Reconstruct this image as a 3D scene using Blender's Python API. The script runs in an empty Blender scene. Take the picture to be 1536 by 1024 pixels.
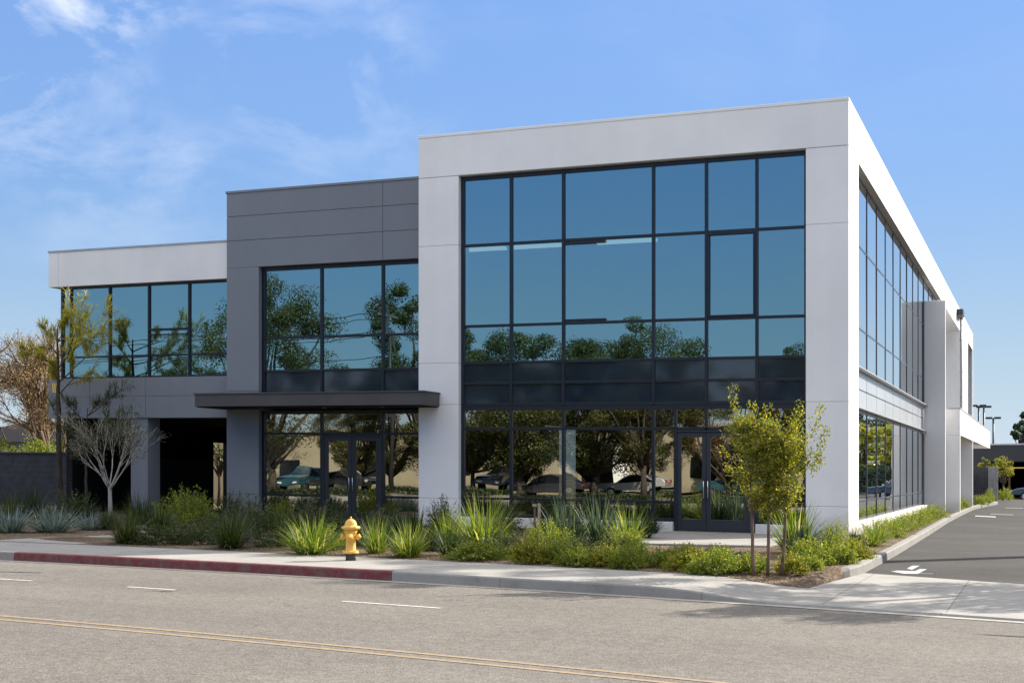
import bpy, bmesh, math, random
from mathutils import Vector, Matrix, noise as mnoise
random.seed(7)
SC = bpy.context.scene
COL = SC.collection
R = math.radians
GRADE = 0.0123                      # the street falls 1.2 % from left to right
def slope(x):
    x = max(-120.0, min(120.0, x)); return -GRADE*x

# ------------------------------------------------------------------ materials
def lin(r, g, b):
    f = lambda c: (c/255/12.92) if c/255 <= .04045 else ((c/255+.055)/1.055)**2.4
    return (f(r), f(g), f(b), 1)
def new_mat(name):
    m = bpy.data.materials.new(name); m.use_nodes = True
    nt = m.node_tree; nt.nodes.clear()
    out = nt.nodes.new('ShaderNodeOutputMaterial')
    return m, nt, out
def N(nt, t, **kw):
    n = nt.nodes.new(t)
    for k, v in kw.items(): setattr(n, k, v)
    return n
def wpos(nt):
    return N(nt, 'ShaderNodeNewGeometry').outputs['Position']
def noise_tex(nt, vec, scale, detail=4, rough=.55):
    n = N(nt, 'ShaderNodeTexNoise'); n.inputs['Scale'].default_value = scale
    n.inputs['Detail'].default_value = detail; n.inputs['Roughness'].default_value = rough
    nt.links.new(vec, n.inputs['Vector']); return n.outputs['Fac']
def ramp(nt, fac, stops):
    r = N(nt, 'ShaderNodeValToRGB'); e = r.color_ramp.elements
    while len(e) < len(stops): e.new(.5)
    for k, (p, c) in enumerate(stops): e[k].position = p; e[k].color = c
    nt.links.new(fac, r.inputs['Fac']); return r.outputs['Color']
def mixc(nt, fac, a, b, blend='MIX'):
    n = N(nt, 'ShaderNodeMix', data_type='RGBA', blend_type=blend)
    for sock, v in ((0, fac), (6, a), (7, b)):
        if hasattr(v, 'is_linked') or hasattr(v, 'node'): nt.links.new(v, n.inputs[sock])
        else: n.inputs[sock].default_value = v
    return n.outputs[2]
def maths(nt, op, a, b=None):
    n = N(nt, 'ShaderNodeMath', operation=op)
    for i, v in enumerate((a, b)):
        if v is None: continue
        if hasattr(v, 'node'): nt.links.new(v, n.inputs[i])
        else: n.inputs[i].default_value = v
    return n.outputs[0]
def bsdf(nt, out, color, rough=.7, spec=.3, metal=0.0, bump=None, bump_d=.01, bump_s=.5):
    p = N(nt, 'ShaderNodeBsdfPrincipled')
    if hasattr(color, 'node'): nt.links.new(color, p.inputs['Base Color'])
    else: p.inputs['Base Color'].default_value = color
    if hasattr(rough, 'node'): nt.links.new(rough, p.inputs['Roughness'])
    else: p.inputs['Roughness'].default_value = rough
    p.inputs['Specular IOR Level'].default_value = spec
    p.inputs['Metallic'].default_value = metal
    if bump is not None:
        b = N(nt, 'ShaderNodeBump'); b.inputs['Strength'].default_value = bump_s; b.inputs['Distance'].default_value = bump_d
        nt.links.new(bump, b.inputs['Height']); nt.links.new(b.outputs[0], p.inputs['Normal'])
    nt.links.new(p.outputs[0], out.inputs['Surface']); return p
M = {}
def g(v, t=0.0): return (v*(1+t), v, v*(1-t), 1)
def col(c, k=1.0): return (c[0]*k, c[1]*k, c[2]*k, 1)

def plain(name, c, rough=.6, spec=.3, metal=0, vary=.12, vs=3.0, bump=0, bs=60):
    m, nt, out = new_mat(name); P = wpos(nt)
    f = noise_tex(nt, P, vs, 5)
    cc = ramp(nt, f, [(.3, col(c, 1-vary)), (.7, col(c, 1+vary))])
    bsdf(nt, out, cc, rough, spec, metal, noise_tex(nt, P, bs, 3) if bump else None, bump, .4)
    M[name] = m; return m
def stucco(name, c, streak=.025):
    m, nt, out = new_mat(name); P = wpos(nt)
    mp = N(nt, 'ShaderNodeMapping'); mp.inputs['Scale'].default_value = (1.6, 1.6, .12); nt.links.new(P, mp.inputs['Vector'])
    a = ramp(nt, noise_tex(nt, P, .6, 6, .6), [(.25, col(c, .93)), (.75, col(c, 1.04))])
    s = ramp(nt, noise_tex(nt, mp.outputs[0], 1.3, 5), [(.42, (1-streak, 1-streak, 1-streak*.8, 1)), (.62, (1, 1, 1, 1))])
    patch = ramp(nt, noise_tex(nt, P, .23, 2, .4), [(.35, (.955, .955, .96, 1)), (.65, (1.02, 1.02, 1.015, 1))])
    xyz = N(nt, 'ShaderNodeSeparateXYZ'); nt.links.new(P, xyz.inputs[0])
    zz_ = maths(nt, 'ADD', maths(nt, 'MULTIPLY', xyz.outputs[2], .8), maths(nt, 'MULTIPLY', noise_tex(nt, P, 2.4, 5), -.7))
    dirt = ramp(nt, zz_, [(.0, (.80, .77, .73, 1)), (.28, (1, 1, 1, 1))])
    a = mixc(nt, 1.0, mixc(nt, 1.0, a, patch, 'MULTIPLY'), dirt, 'MULTIPLY')
    bsdf(nt, out, mixc(nt, 1.0, a, s, 'MULTIPLY'), .85, .2, 0, noise_tex(nt, P, 90, 4), .006, .35)
    M[name] = m
stucco('white_stucco', (.87, .86, .84))
stucco('grey_stucco', (.225, .243, .272), .03)
stucco('beige_stucco', (.32, .28, .20), .05)
stucco('tan_stucco', (.09, .073, .042), .05)
stucco('dark_stucco', (.055, .058, .066))
plain('panel_joint', (.22, .23, .245), .4, .5, .3)
plain('coping', (.42, .43, .45), .4, .5, .3)
plain('joint', (.42, .42, .42))
plain('grey_joint', (.13, .135, .15))
plain('canopy_metal', (.085, .078, .074), .42, .5, .2, .1, 2)
plain('mullion', (.022, .026, .034), .35, .5, .35, .1)
plain('side_mullion', (.06, .066, .075), .3, .5, .5, .1)
plain('door_metal', (.040, .044, .054), .35, .5, .3, .08)
plain('steel', (.62, .62, .63), .22, .5, .95, .05)
plain('interior', (.16, .155, .145), .9)
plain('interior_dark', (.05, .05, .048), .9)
plain('ceiling', (.36, .36, .34), .9)
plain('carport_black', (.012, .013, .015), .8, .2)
plain('pole_metal', (.035, .037, .04), .5, .5, .3)
plain('wire', (.012, .012, .012), .6)
plain('brown_plastic', (.10, .072, .052), .6, .4, 0, .15, 9)
plain('old_wood', (.16, .115, .075), .85, .2, 0, .3, 12, .004)
plain('pale_wood', (.42, .34, .25), .85, .2, 0, .25, 12, .004)
plain('rubber', (.012, .012, .012), .8)
plain('car_glass', (.008, .01, .012), .05, .6)
plain('lamp_red', (.35, .01, .01), .25, .5)
plain('lamp_clear', (.6, .6, .6), .15, .5)
plain('roof_shingle', (.022, .021, .022), .9, .1, 0, .35, 8, .02, 18)
plain('hydrant_base', (.07, .075, .06), .7, .3, 0, .3, 18, .003)
def panel_metal():
    m, nt, out = new_mat('panel_metal')
    bsdf(nt, out, ramp(nt, noise_tex(nt, wpos(nt), .8, 4), [(.3, (.50, .515, .54, 1)), (.7, (.54, .555, .58, 1))]), .24, .5, .25)
    M['panel_metal'] = m
panel_metal()
def hyd_paint():
    m, nt, out = new_mat('hydrant_yellow'); P = wpos(nt)
    a = ramp(nt, noise_tex(nt, P, 9, 6, .65), [(.3, (.66, .36, .055, 1)), (.6, (.78, .47, .09, 1)), (.85, (.70, .48, .16, 1))])
    ch = ramp(nt, noise_tex(nt, P, 38, 4, .6), [(.60, (0, 0, 0, 1)), (.66, (1, 1, 1, 1))])
    bsdf(nt, out, mixc(nt, ch, a, (.24, .12, .045, 1)), .42, .45, 0, noise_tex(nt, P, 70, 3), .003, .5)
    M['hydrant_yellow'] = m
hyd_paint()
def gold_paint_mat():
    m, nt, out = new_mat('gold_paint'); bsdf(nt, out, (.75, .52, .12, 1), .4, .5); M['gold_paint'] = m
gold_paint_mat()
def car_paint(name, c):
    m, nt, out = new_mat(name); p = bsdf(nt, out, c, .3, .5, .2)
    p.inputs['Coat Weight'].default_value = .8; p.inputs['Coat Roughness'].default_value = .05; M[name] = m
for nm, c in (('car_black', (.035, .037, .042, 1)), ('car_teal', (.02, .075, .10, 1)), ('car_silver', (.42, .43, .45, 1)), ('car_white', (.7, .7, .7, 1)), ('car_red', (.2, .012, .015, 1)), ('car_blue', (.05, .09, .14, 1))):
    car_paint(nm, c)

def glass(name, refl, tint, base, gc):
    m, nt, out = new_mat(name)
    t = N(nt, 'ShaderNodeBsdfTransparent'); t.inputs['Color'].default_value = tint
    gl = N(nt, 'ShaderNodeBsdfGlossy'); gl.inputs['Roughness'].default_value = 0.0; gl.inputs['Color'].default_value = gc
    b = N(nt, 'ShaderNodeBump'); b.inputs['Strength'].default_value = .035; b.inputs['Distance'].default_value = .05
    nt.links.new(noise_tex(nt, wpos(nt), .9, 1), b.inputs['Height']); nt.links.new(b.outputs[0], gl.inputs['Normal'])
    fr = N(nt, 'ShaderNodeFresnel'); fr.inputs['IOR'].default_value = 1.5
    f = maths(nt, 'ADD', maths(nt, 'MULTIPLY', fr.outputs[0], 1-refl), refl)
    mx = N(nt, 'ShaderNodeMixShader'); nt.links.new(f, mx.inputs[0]); nt.links.new(t.outputs[0], mx.inputs[1]); nt.links.new(gl.outputs[0], mx.inputs[2])
    nt.links.new(mx.outputs[0], out.inputs['Surface']); M[name] = m
glass('mirror_glass', .36, (.20, .25, .25, 1), 0, (.58, .92, 1.0, 1))
glass('store_glass', .42, (.20, .24, .24, 1), 0, (.92, .93, .84, 1))
glass('side_glass', .75, (.20, .25, .25, 1), 0, (.95, .98, 1.0, 1))
def spandrel_glass():
    m, nt, out = new_mat('spandrel_glass')
    p = bsdf(nt, out, ramp(nt, noise_tex(nt, wpos(nt), .7, 3), [(.3, (.010, .020, .034, 1)), (.7, (.014, .027, .045, 1))]), .05, 1.0); M['spandrel_glass'] = m
spandrel_glass()

def asphalt(name, c, grain, stain=.12):
    m, nt, out = new_mat(name); P = wpos(nt)
    a = ramp(nt, noise_tex(nt, P, .35, 6, .6), [(.3, col(c, 1-stain)), (.7, col(c, 1+stain))])
    vor = N(nt, 'ShaderNodeTexVoronoi'); vor.inputs['Scale'].default_value = 70; nt.links.new(P, vor.inputs['Vector'])
    sp = ramp(nt, vor.outputs['Color'], [(0, (1-grain, 1-grain, 1-grain, 1)), (.55, (1, 1, 1, 1)), (1, (1+grain*1.1, 1+grain*1.05, 1+grain, 1))])
    sp2 = ramp(nt, noise_tex(nt, P, 9, 4, .7), [(.35, (1-grain*.35,)*3+(1,)), (.65, (1+grain*.3,)*3+(1,))])
    cc = mixc(nt, 1.0, mixc(nt, 1.0, a, sp, 'MULTIPLY'), sp2, 'MULTIPLY')
    mp = N(nt, 'ShaderNodeMapping'); mp.inputs['Rotation'].default_value = (0, 0, R(6)); mp.inputs['Scale'].default_value = (.05, 1, 1); nt.links.new(P, mp.inputs['Vector'])
    tr = ramp(nt, noise_tex(nt, mp.outputs[0], .7, 3), [(.35, (.91, .91, .92, 1)), (.6, (1.03, 1.03, 1.02, 1))])
    h = mixc(nt, .5, vor.outputs['Distance'], noise_tex(nt, P, 30, 4))
    vc = N(nt, 'ShaderNodeTexVoronoi', feature='DISTANCE_TO_EDGE'); vc.inputs['Scale'].default_value = .22
    wv = N(nt, 'ShaderNodeVectorMath', operation='ADD'); nz = N(nt, 'ShaderNodeTexNoise'); nz.inputs['Scale'].default_value = 1.4; nz.inputs['Detail'].default_value = 5; nt.links.new(P, nz.inputs['Vector'])
    sc_ = N(nt, 'ShaderNodeVectorMath', operation='SCALE'); sc_.inputs['Scale'].default_value = 1.3; nt.links.new(nz.outputs['Color'], sc_.inputs[0]); nt.links.new(P, wv.inputs[0]); nt.links.new(sc_.outputs[0], wv.inputs[1]); nt.links.new(wv.outputs[0], vc.inputs['Vector'])
    crk = maths(nt, 'MULTIPLY', maths(nt, 'LESS_THAN', vc.outputs['Distance'], .0022), ramp(nt, noise_tex(nt, P, .45, 3), [(.50, (0, 0, 0, 1)), (.6, (.5, .5, .5, 1))]))
    oil = ramp(nt, noise_tex(nt, P, 1.7, 3, .6), [(.70, (1, 1, 1, 1)), (.80, (.80, .80, .81, 1))])
    fin = mixc(nt, crk, mixc(nt, 1.0, mixc(nt, 1.0, cc, tr, 'MULTIPLY'), oil, 'MULTIPLY'), (.04, .038, .036, 1))
    bsdf(nt, out, fin, .9, .15, 0, h, .012, .5)
    M[name] = m
asphalt('road_asphalt', (.160, .147, .130), .4)
asphalt('lot_asphalt', (.055, .0525, .050), .3, .22)
def concrete(name, c, spacing=None, joint=.45):
    m, nt, out = new_mat(name); P = wpos(nt)
    a = ramp(nt, noise_tex(nt, P, .8, 7, .65), [(.3, col(c, .88)), (.7, col(c, 1.06))])
    a = mixc(nt, 1.0, a, ramp(nt, noise_tex(nt, P, 45, 3), [(.3, (.93,)*3+(1,)), (.7, (1.05,)*3+(1,))]), 'MULTIPLY')
    st = ramp(nt, noise_tex(nt, P, 2.3, 5, .7), [(.30, (.66, .65, .63, 1)), (.50, (1, 1, 1, 1))])
    a = mixc(nt, .6, a, mixc(nt, 1.0, a, st, 'MULTIPLY'))
    if spacing:
        s = N(nt, 'ShaderNodeSeparateXYZ'); nt.links.new(P, s.inputs[0])
        ax = s.outputs[spacing[0]]
        fr = maths(nt, 'FRACT', maths(nt, 'DIVIDE', maths(nt, 'ADD', ax, 500+spacing[2]), spacing[1]))
        j = maths(nt, 'LESS_THAN', fr, .016/spacing[1])
        a = mixc(nt, maths(nt, 'MULTIPLY', j, joint), a, (.06, .058, .055, 1))
    bsdf(nt, out, a, .85, .2, 0, noise_tex(nt, P, 35, 5), .005, .4); M[name] = m
concrete('sidewalk_concrete', (.31, .297, .275), (0, 1.55, .25), .6)
concrete('kerb_concrete', (.29, .28, .265), (0, 3.1, .3))
concrete('lot_kerb_concrete', (.245, .235, .215), (1, 1.6, .3), .7)
concrete('gutter_concrete', (.36, .34, .30))
def worn_paint(name, c, under, lo=.40, hi=.62, sc=14):
    m, nt, out = new_mat(name); P = wpos(nt)
    f = ramp(nt, noise_tex(nt, P, sc, 6, .7), [(lo, (0, 0, 0, 1)), (hi, (1, 1, 1, 1))])
    bsdf(nt, out, mixc(nt, f, c, under), .75, .25, 0, noise_tex(nt, P, 50, 3), .006, .4); M[name] = m
worn_paint('yellow_line', (.37, .255, .135, 1), (.22, .185, .14, 1), .34, .62)
worn_paint('white_line', (.55, .53, .50, 1), (.25, .23, .21, 1), .45, .75)
worn_paint('arrow_paint', (.46, .45, .43, 1), (.16, .16, .155, 1), .45, .72)
worn_paint('faint_paint', (.17, .165, .16, 1), (.07, .07, .068, 1), .4, .7)
worn_paint('red_paint', (.165, .036, .04, 1), (.15, .105, .10, 1), .40, .68, 7)
worn_paint('streak_dark', (.035, .034, .033, 1), (.1, .098, .095, 1), .45, .75)
def mulch():
    m, nt, out = new_mat('mulch'); P = wpos(nt)
    v = N(nt, 'ShaderNodeTexVoronoi'); v.inputs['Scale'].default_value = 28; nt.links.new(P, v.inputs['Vector'])
    a = ramp(nt, v.outputs['Color'], [(0, (.075, .052, .036, 1)), (.5, (.17, .125, .088, 1)), (1, (.33, .26, .19, 1))])
    b = ramp(nt, noise_tex(nt, P, 1.1, 5), [(.3, (.62, .6, .58, 1)), (.7, (1.1, 1.1, 1.08, 1))])
    bsdf(nt, out, mixc(nt, 1.0, a, b, 'MULTIPLY'), .95, .1, 0, v.outputs['Distance'], .04, .9); M['mulch'] = m
mulch()
plain('soil', (.17, .135, .095), .95, .1, 0, .3, .4, .02, 12)
def block(name, c, bw=.4, bh=.2, k=.5):
    m, nt, out = new_mat(name); P = wpos(nt)
    s = N(nt, 'ShaderNodeSeparateXYZ'); nt.links.new(P, s.inputs[0])
    fx = maths(nt, 'FRACT', maths(nt, 'DIVIDE', maths(nt, 'ADD', s.outputs[0], 500), bw))
    fz = maths(nt, 'FRACT', maths(nt, 'DIVIDE', maths(nt, 'ADD', s.outputs[2], 500), bh))
    j = maths(nt, 'MAXIMUM', maths(nt, 'LESS_THAN', fx, .03), maths(nt, 'LESS_THAN', fz, .06))
    a = ramp(nt, noise_tex(nt, P, 4, 5), [(.3, col(c, .82)), (.7, col(c, 1.15))])
    bsdf(nt, out, mixc(nt, maths(nt, 'MULTIPLY', j, k), a, col(c, .35)), .9, .15, 0, noise_tex(nt, P, 40, 4), .008, .5); M[name] = m
block('dark_block', (.052, .055, .064))
block('grey_block', (.19, .20, .215), .3, .15)
def bark(name, a, b):
    m, nt, out = new_mat(name); P = wpos(nt)
    mp = N(nt, 'ShaderNodeMapping'); mp.inputs['Scale'].default_value = (1, 1, .25); nt.links.new(P, mp.inputs['Vector'])
    n = noise_tex(nt, mp.outputs[0], 22, 6, .65)
    bsdf(nt, out, ramp(nt, n, [(.32, a), (.68, b)]), .9, .15, 0, n, .012, .7); M[name] = m
bark('brown_bark', (.075, .05, .036, 1), (.24, .165, .115, 1))
bark('pale_bark', (.26, .235, .205, 1), (.52, .48, .43, 1))
bark('dark_bark', (.035, .028, .024, 1), (.095, .076, .062, 1))
def leaf(name, c1, c2, c3=None, tr=.35, rough=.5):
    m, nt, out = new_mat(name)
    rnd = N(nt, 'ShaderNodeNewGeometry').outputs['Random Per Island']
    st = [(0, c1), (.8, c2)] + ([(.93, c3)] if c3 else [])
    c = ramp(nt, rnd, st)
    p = N(nt, 'ShaderNodeBsdfPrincipled'); nt.links.new(c, p.inputs['Base Color']); p.inputs['Roughness'].default_value = rough; p.inputs['Specular IOR Level'].default_value = .35
    t = N(nt, 'ShaderNodeBsdfTranslucent'); nt.links.new(mixc(nt, 1.0, c, (1.5, 1.45, .7, 1), 'MULTIPLY'), t.inputs['Color'])
    mx = N(nt, 'ShaderNodeMixShader'); mx.inputs[0].default_value = tr
    nt.links.new(p.outputs[0], mx.inputs[1]); nt.links.new(t.outputs[0], mx.inputs[2]); nt.links.new(mx.outputs[0], out.inputs['Surface']); M[name] = m
leaf('leaf_lime', (.08, .11, .014, 1), (.22, .235, .026, 1), (.46, .36, .06, 1), .52)
leaf('leaf_gold', (.22, .24, .035, 1), (.46, .42, .07, 1), (.7, .55, .12, 1), .45)
leaf('leaf_green', (.018, .034, .009, 1), (.05, .075, .016, 1), (.13, .14, .035, 1), .3)
leaf('leaf_street', (.016, .026, .007, 1), (.055, .068, .015, 1), (.12, .12, .03, 1), .25)
leaf('leaf_hedge', (.08, .125, .016, 1), (.19, .235, .03, 1), (.34, .33, .06, 1), .5)
leaf('leaf_dark', (.014, .030, .012, 1), (.035, .06, .02, 1), (.07, .09, .03, 1), .3)
leaf('leaf_sage', (.035, .05, .026, 1), (.085, .10, .05, 1), (.18, .17, .09, 1), .3)
leaf('leaf_blue', (.11, .15, .16, 1), (.20, .25, .26, 1), (.32, .37, .37, 1), .2)
leaf('leaf_teal', (.035, .065, .05, 1), (.085, .125, .085, 1), (.2, .23, .13, 1), .3)
leaf('leaf_grass', (.06, .105, .016, 1), (.15, .205, .03, 1), (.45, .42, .20, 1), .5)
leaf('leaf_brown', (.22, .14, .08, 1), (.45, .33, .22, 1), (.62, .52, .42, 1), .45)
leaf('leaf_rust', (.12, .06, .025, 1), (.22, .12, .045, 1), (.26, .18, .06, 1), .35)
leaf('leaf_olive', (.028, .037, .009, 1), (.08, .085, .018, 1), (.11, .10, .03, 1), .3)

# ------------------------------------------------------------------ mesh helpers
class MB:
    def __init__(s): s.v = []; s.f = []; s.smooth = []
    def face(s, pts, sm=False):
        b = len(s.v); s.v += [tuple(p) for p in pts]; s.f.append(tuple(range(b, b+len(pts)))); s.smooth.append(sm)
    def box(s, x0, x1, y0, y1, z0, z1):
        if x1 < x0: x0, x1 = x1, x0
        if y1 < y0: y0, y1 = y1, y0
        b = len(s.v)
        s.v += [(x0,y0,z0),(x1,y0,z0),(x1,y1,z0),(x0,y1,z0),(x0,y0,z1),(x1,y0,z1),(x1,y1,z1),(x0,y1,z1)]
        for q in ((0,3,2,1),(4,5,6,7),(0,1,5,4),(1,2,6,5),(2,3,7,6),(3,0,4,7)): s.f.append(tuple(b+i for i in q)); s.smooth.append(False)
        return s
    def prism(s, poly, z0, z1):
        b = len(s.v); n = len(poly)
        s.v += [(p[0], p[1], z0) for p in poly] + [(p[0], p[1], z1) for p in poly]
        s.f.append(tuple(b+i for i in range(n-1, -1, -1))); s.f.append(tuple(b+n+i for i in range(n))); s.smooth += [False, False]
        for i in range(n):
            j = (i+1) % n; s.f.append((b+i, b+j, b+n+j, b+n+i)); s.smooth.append(False)
        return s
    def tube(s, pts, rad, n=6, cap=True):
        pts = [Vector(p) for p in pts]; b = len(s.v); up = Vector((.31, .17, .93))
        for i, p in enumerate(pts):
            d = (pts[min(i+1, len(pts)-1)] - pts[max(i-1, 0)])
            d = d.normalized() if d.length > 1e-9 else Vector((0, 0, 1))
            a = d.cross(up if abs(d.dot(up)) < .95 else Vector((1, 0, 0))).normalized(); c = d.cross(a)
            r = rad[i] if hasattr(rad, '__len__') else rad
            for k in range(n):
                t = 2*math.pi*k/n; s.v.append(tuple(p + a*(r*math.cos(t)) + c*(r*math.sin(t))))
        for i in range(len(pts)-1):
            for k in range(n):
                k2 = (k+1) % n; s.f.append((b+i*n+k, b+i*n+k2, b+(i+1)*n+k2, b+(i+1)*n+k)); s.smooth.append(True)
        if cap:
            s.f.append(tuple(b+k for k in range(n-1, -1, -1))); s.smooth.append(False)
            e = b+(len(pts)-1)*n; s.f.append(tuple(e+k for k in range(n))); s.smooth.append(False)
        return s
    def lathe(s, prof, n=20, c=(0,0,0), wob=None):
        b = len(s.v)
        for r, z in prof:
            for k in range(n):
                t = 2*math.pi*k/n; rr = r*(1+(wob(t, z) if wob else 0)); s.v.append((c[0]+rr*math.cos(t), c[1]+rr*math.sin(t), c[2]+z))
        for i in range(len(prof)-1):
            for k in range(n):
                k2 = (k+1) % n; s.f.append((b+i*n+k, b+i*n+k2, b+(i+1)*n+k2, b+(i+1)*n+k)); s.smooth.append(True)
        s.f.append(tuple(b+k for k in range(n-1, -1, -1))); e = b+(len(prof)-1)*n; s.f.append(tuple(e+k for k in range(n))); s.smooth += [False, False]
        return s
    def build(s, name, mat, parent=None, origin=(0,0,0), graded=False, bevel=0, segs=1):
        me = bpy.data.meshes.new(name)
        ox, oy, oz = origin
        vs = [(x-ox, y-oy, z-oz+(slope(x) if graded else 0)) for x, y, z in s.v]
        me.from_pydata(vs, [], s.f)
        me.materials.append(M[mat])
        me.polygons.foreach_set('use_smooth', s.smooth); me.update()
        o = bpy.data.objects.new(name, me); COL.objects.link(o)
        if parent: o.parent = parent
        if bevel:
            b = o.modifiers.new('Bevel', 'BEVEL'); b.width = bevel; b.segments = segs; b.limit_method = 'ANGLE'; b.angle_limit = R(40); b.harden_normals = False
        return o
def tag(o, label=None, cat=None, group=None, kind=None):
    if label: o['label'] = label
    if cat: o['category'] = cat
    if group: o['group'] = group
    if kind: o['kind'] = kind
    return o
def thing(name, label, cat, loc=(0,0,0), rz=0, group=None):
    o = bpy.data.objects.new(name, None); COL.objects.link(o)
    o.empty_display_size = .2; o.location = loc; o.rotation_euler = (0, 0, rz); return tag(o, label, cat, group)
def gz(x, base=.15): return base + slope(x)
def dup(o, loc, rz=0, sc=(1,1,1), label=None, group=None):
    c = o.copy(); COL.objects.link(c); c.location = loc; c.rotation_euler = (0, 0, rz); c.scale = sc
    if label: c['label'] = label
    if group: c['group'] = group
    for ch in list(o.children):
        d = ch.copy(); COL.objects.link(d); d.parent = c
        for k in list(ch.children):
            e = k.copy(); COL.objects.link(e); e.parent = d
    return c

# ------------------------------------------------------------------ ground
def gut(x):                                  # far edge of the road asphalt
    if x < -19: return 18.385
    if x > 12: return gut(12) - .31*(x-12)
    return 16.58 - .19*x - .005*x*x
def walk_h(x):                               # top of the pavement: dips at the driveway
    t = max(0, min(1, (x+5.0)/1.75)); t = t*t*(3-2*t); return .15 - .12*t
def walk_back(x):
    if x < -3.25: return gut(x)+2.6
    if x < -2.87: return gut(x)+2.6 + (23.2-gut(-2.87)-2.6)*((x+3.25)/.38)
    return 23.2 - .42*(x+2.87)
def sheet(name, xs, y0, y1, z, rows, mat, skirt=0):
    mb = MB(); n = rows+1
    for x in xs:
        for j in range(n):
            y = y0(x) + (y1(x)-y0(x))*j/rows
            mb.v.append((x, y, z(x, y)))
    for i in range(len(xs)-1):
        for j in range(rows):
            mb.f.append((i*n+j, (i+1)*n+j, (i+1)*n+j+1, i*n+j+1)); mb.smooth.append(True)
    if skirt:
        def strip(a, b):
            p, q = mb.v[a], mb.v[b]; mb.face([p, q, (q[0], q[1], q[2]-skirt), (p[0], p[1], p[2]-skirt)])
        for i in range(len(xs)-1): strip(i*n, (i+1)*n); strip((i+1)*n+rows, i*n+rows)
        for j in range(rows): strip(j+1, j); strip((len(xs)-1)*n+j, (len(xs)-1)*n+j+1)
    return tag(mb.build(name, mat, graded=True), kind='structure')
def frange(a, b, st):
    n = max(1, int(round((b-a)/st))); return [a+(b-a)*i/n for i in range(n+1)]
xs_all = frange(-90, -20, 5) + frange(-19, 13, .5) + frange(15, 60, 5)
gx = frange(-600, -130, 47) + frange(-120, 120, 8) + frange(130, 600, 47)
sheet('ground', gx, lambda x: -600, lambda x: 900, lambda x, y: -.05, 30, 'soil')
sheet('road', xs_all, lambda x: gut(x)-12.7, gut, lambda x, y: 0, 6, 'road_asphalt')
sheet('gutter', xs_all, lambda x: gut(x)-.01, lambda x: gut(x)+.2, lambda x, y: .006, 1, 'gutter_concrete')
sheet('opposite_pavement', xs_all, lambda x: gut(x)-15.2, lambda x: gut(x)-12.9, lambda x, y: .14, 2, 'sidewalk_concrete', .2)
sheet('opposite_kerb', xs_all, lambda x: gut(x)-12.9, lambda x: gut(x)-12.72, lambda x, y: .145, 1, 'kerb_concrete', .2)
sheet('opposite_parking_lot', frange(-110, 40, 10), lambda x: -27.5, lambda x: -7.5, lambda x, y: -.02, 4, 'road_asphalt')
def kerb(name, xs, mat):
    mb = MB(); prof = lambda x: [(gut(x)+.175, -.03), (gut(x)+.19, walk_h(x)-.02), (gut(x)+.205, walk_h(x)+.002), (gut(x)+.34, walk_h(x)+.004)]
    for x in xs:
        for y, z in prof(x): mb.v.append((x, y, z))
    for i in range(len(xs)-1):
        for j in range(3): mb.f.append((i*4+j, (i+1)*4+j, (i+1)*4+j+1, i*4+j+1)); mb.smooth.append(False)
    for e in (0, len(xs)-1): mb.face([mb.v[e*4+k] for k in range(4)] + [(xs[e], gut(xs[e])+.34, -.03)])
    return tag(mb.build(name, mat, graded=True), kind='structure')
kerb('kerb', frange(-90, -17, 4), 'kerb_concrete')
kerb('painted_kerb', frange(-17, -9.27, .5), 'red_paint')
kerb('kerb', frange(-9.26, 16, .3), 'kerb_concrete')
xs_walk = frange(-90, -20, 5) + frange(-19.5, -5.5, .5) + frange(-5.2, -3.25, .15) + [-3.12, -3.0, -2.9, -2.87] + frange(-2.5, 25, .55)
sheet('pavement', xs_walk, lambda x: gut(x)+.335, walk_back, lambda x, y: walk_h(x), 8, 'sidewalk_concrete', .1)
sheet('parking_lot', [-3.22, -3.05, -2.88] + frange(-2.5, 34, .8), lambda x: walk_back(x)-.06, lambda x: 220, lambda x, y: .024, 40, 'lot_asphalt')
def bed_z(x, y):
    d = y-walk_back(x); e = min(1, max(0, d/.5)); k = min(1, max(0, d/1.6)); b = walk_h(x)+.004; return b*(1-k)+.156*k + e*(.03*mnoise.noise(Vector((x*.7, y*.7, 0))) + .02)
sheet('planting_bed', frange(-70, -20, 2.5) + frange(-19.6, -3.6, .32) + [-3.45, -3.34, -3.26, -3.2, -3.15, -3.1, -3.06], lambda x: walk_back(x)+.005, lambda x: 39, bed_z, 60, 'mulch', .2)
mb = MB()
strip_y = [38.9, 42, 46, 50, 54, 58, 62, 66, 72, 78]
def lot_edge(y):
    pts = [(20.2, -3.22), (21.3, -3.12), (22.4, -3.04), (23.2, -3.03), (28, -3.03), (40, -3.12), (52, -3.28), (66, -3.24), (78, -2.72)]
    for (a, xa), (b, xb) in zip(pts, pts[1:]):
        if y <= b: return xa + (xb-xa)*(y-a)/(b-a)
    return pts[-1][1]
for i, y in enumerate(strip_y):
    for xx in (-5.0, -4.2, lot_edge(y)+.03): mb.v.append((xx, y, .155 + (.02 if xx < lot_edge(y) else 0)*0 + .015*mnoise.noise(Vector((xx, y, 3)))))
for i in range(len(strip_y)-1):
    for j in range(2): mb.f.append((i*3+j, i*3+j+1, (i+1)*3+j+1, (i+1)*3+j)); mb.smooth.append(True)
for i in range(len(strip_y)-1):
    p, q = mb.v[i*3+2], mb.v[i*3+5]; mb.face([p, q, (q[0], q[1], 0), (p[0], p[1], 0)])
p, q = mb.v[0], mb.v[2]; mb.face([p, mb.v[1], q, (q[0], q[1], 0), (p[0], p[1], 0)])
tag(mb.build('planting_strip', 'mulch', graded=True), kind='structure')
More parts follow.
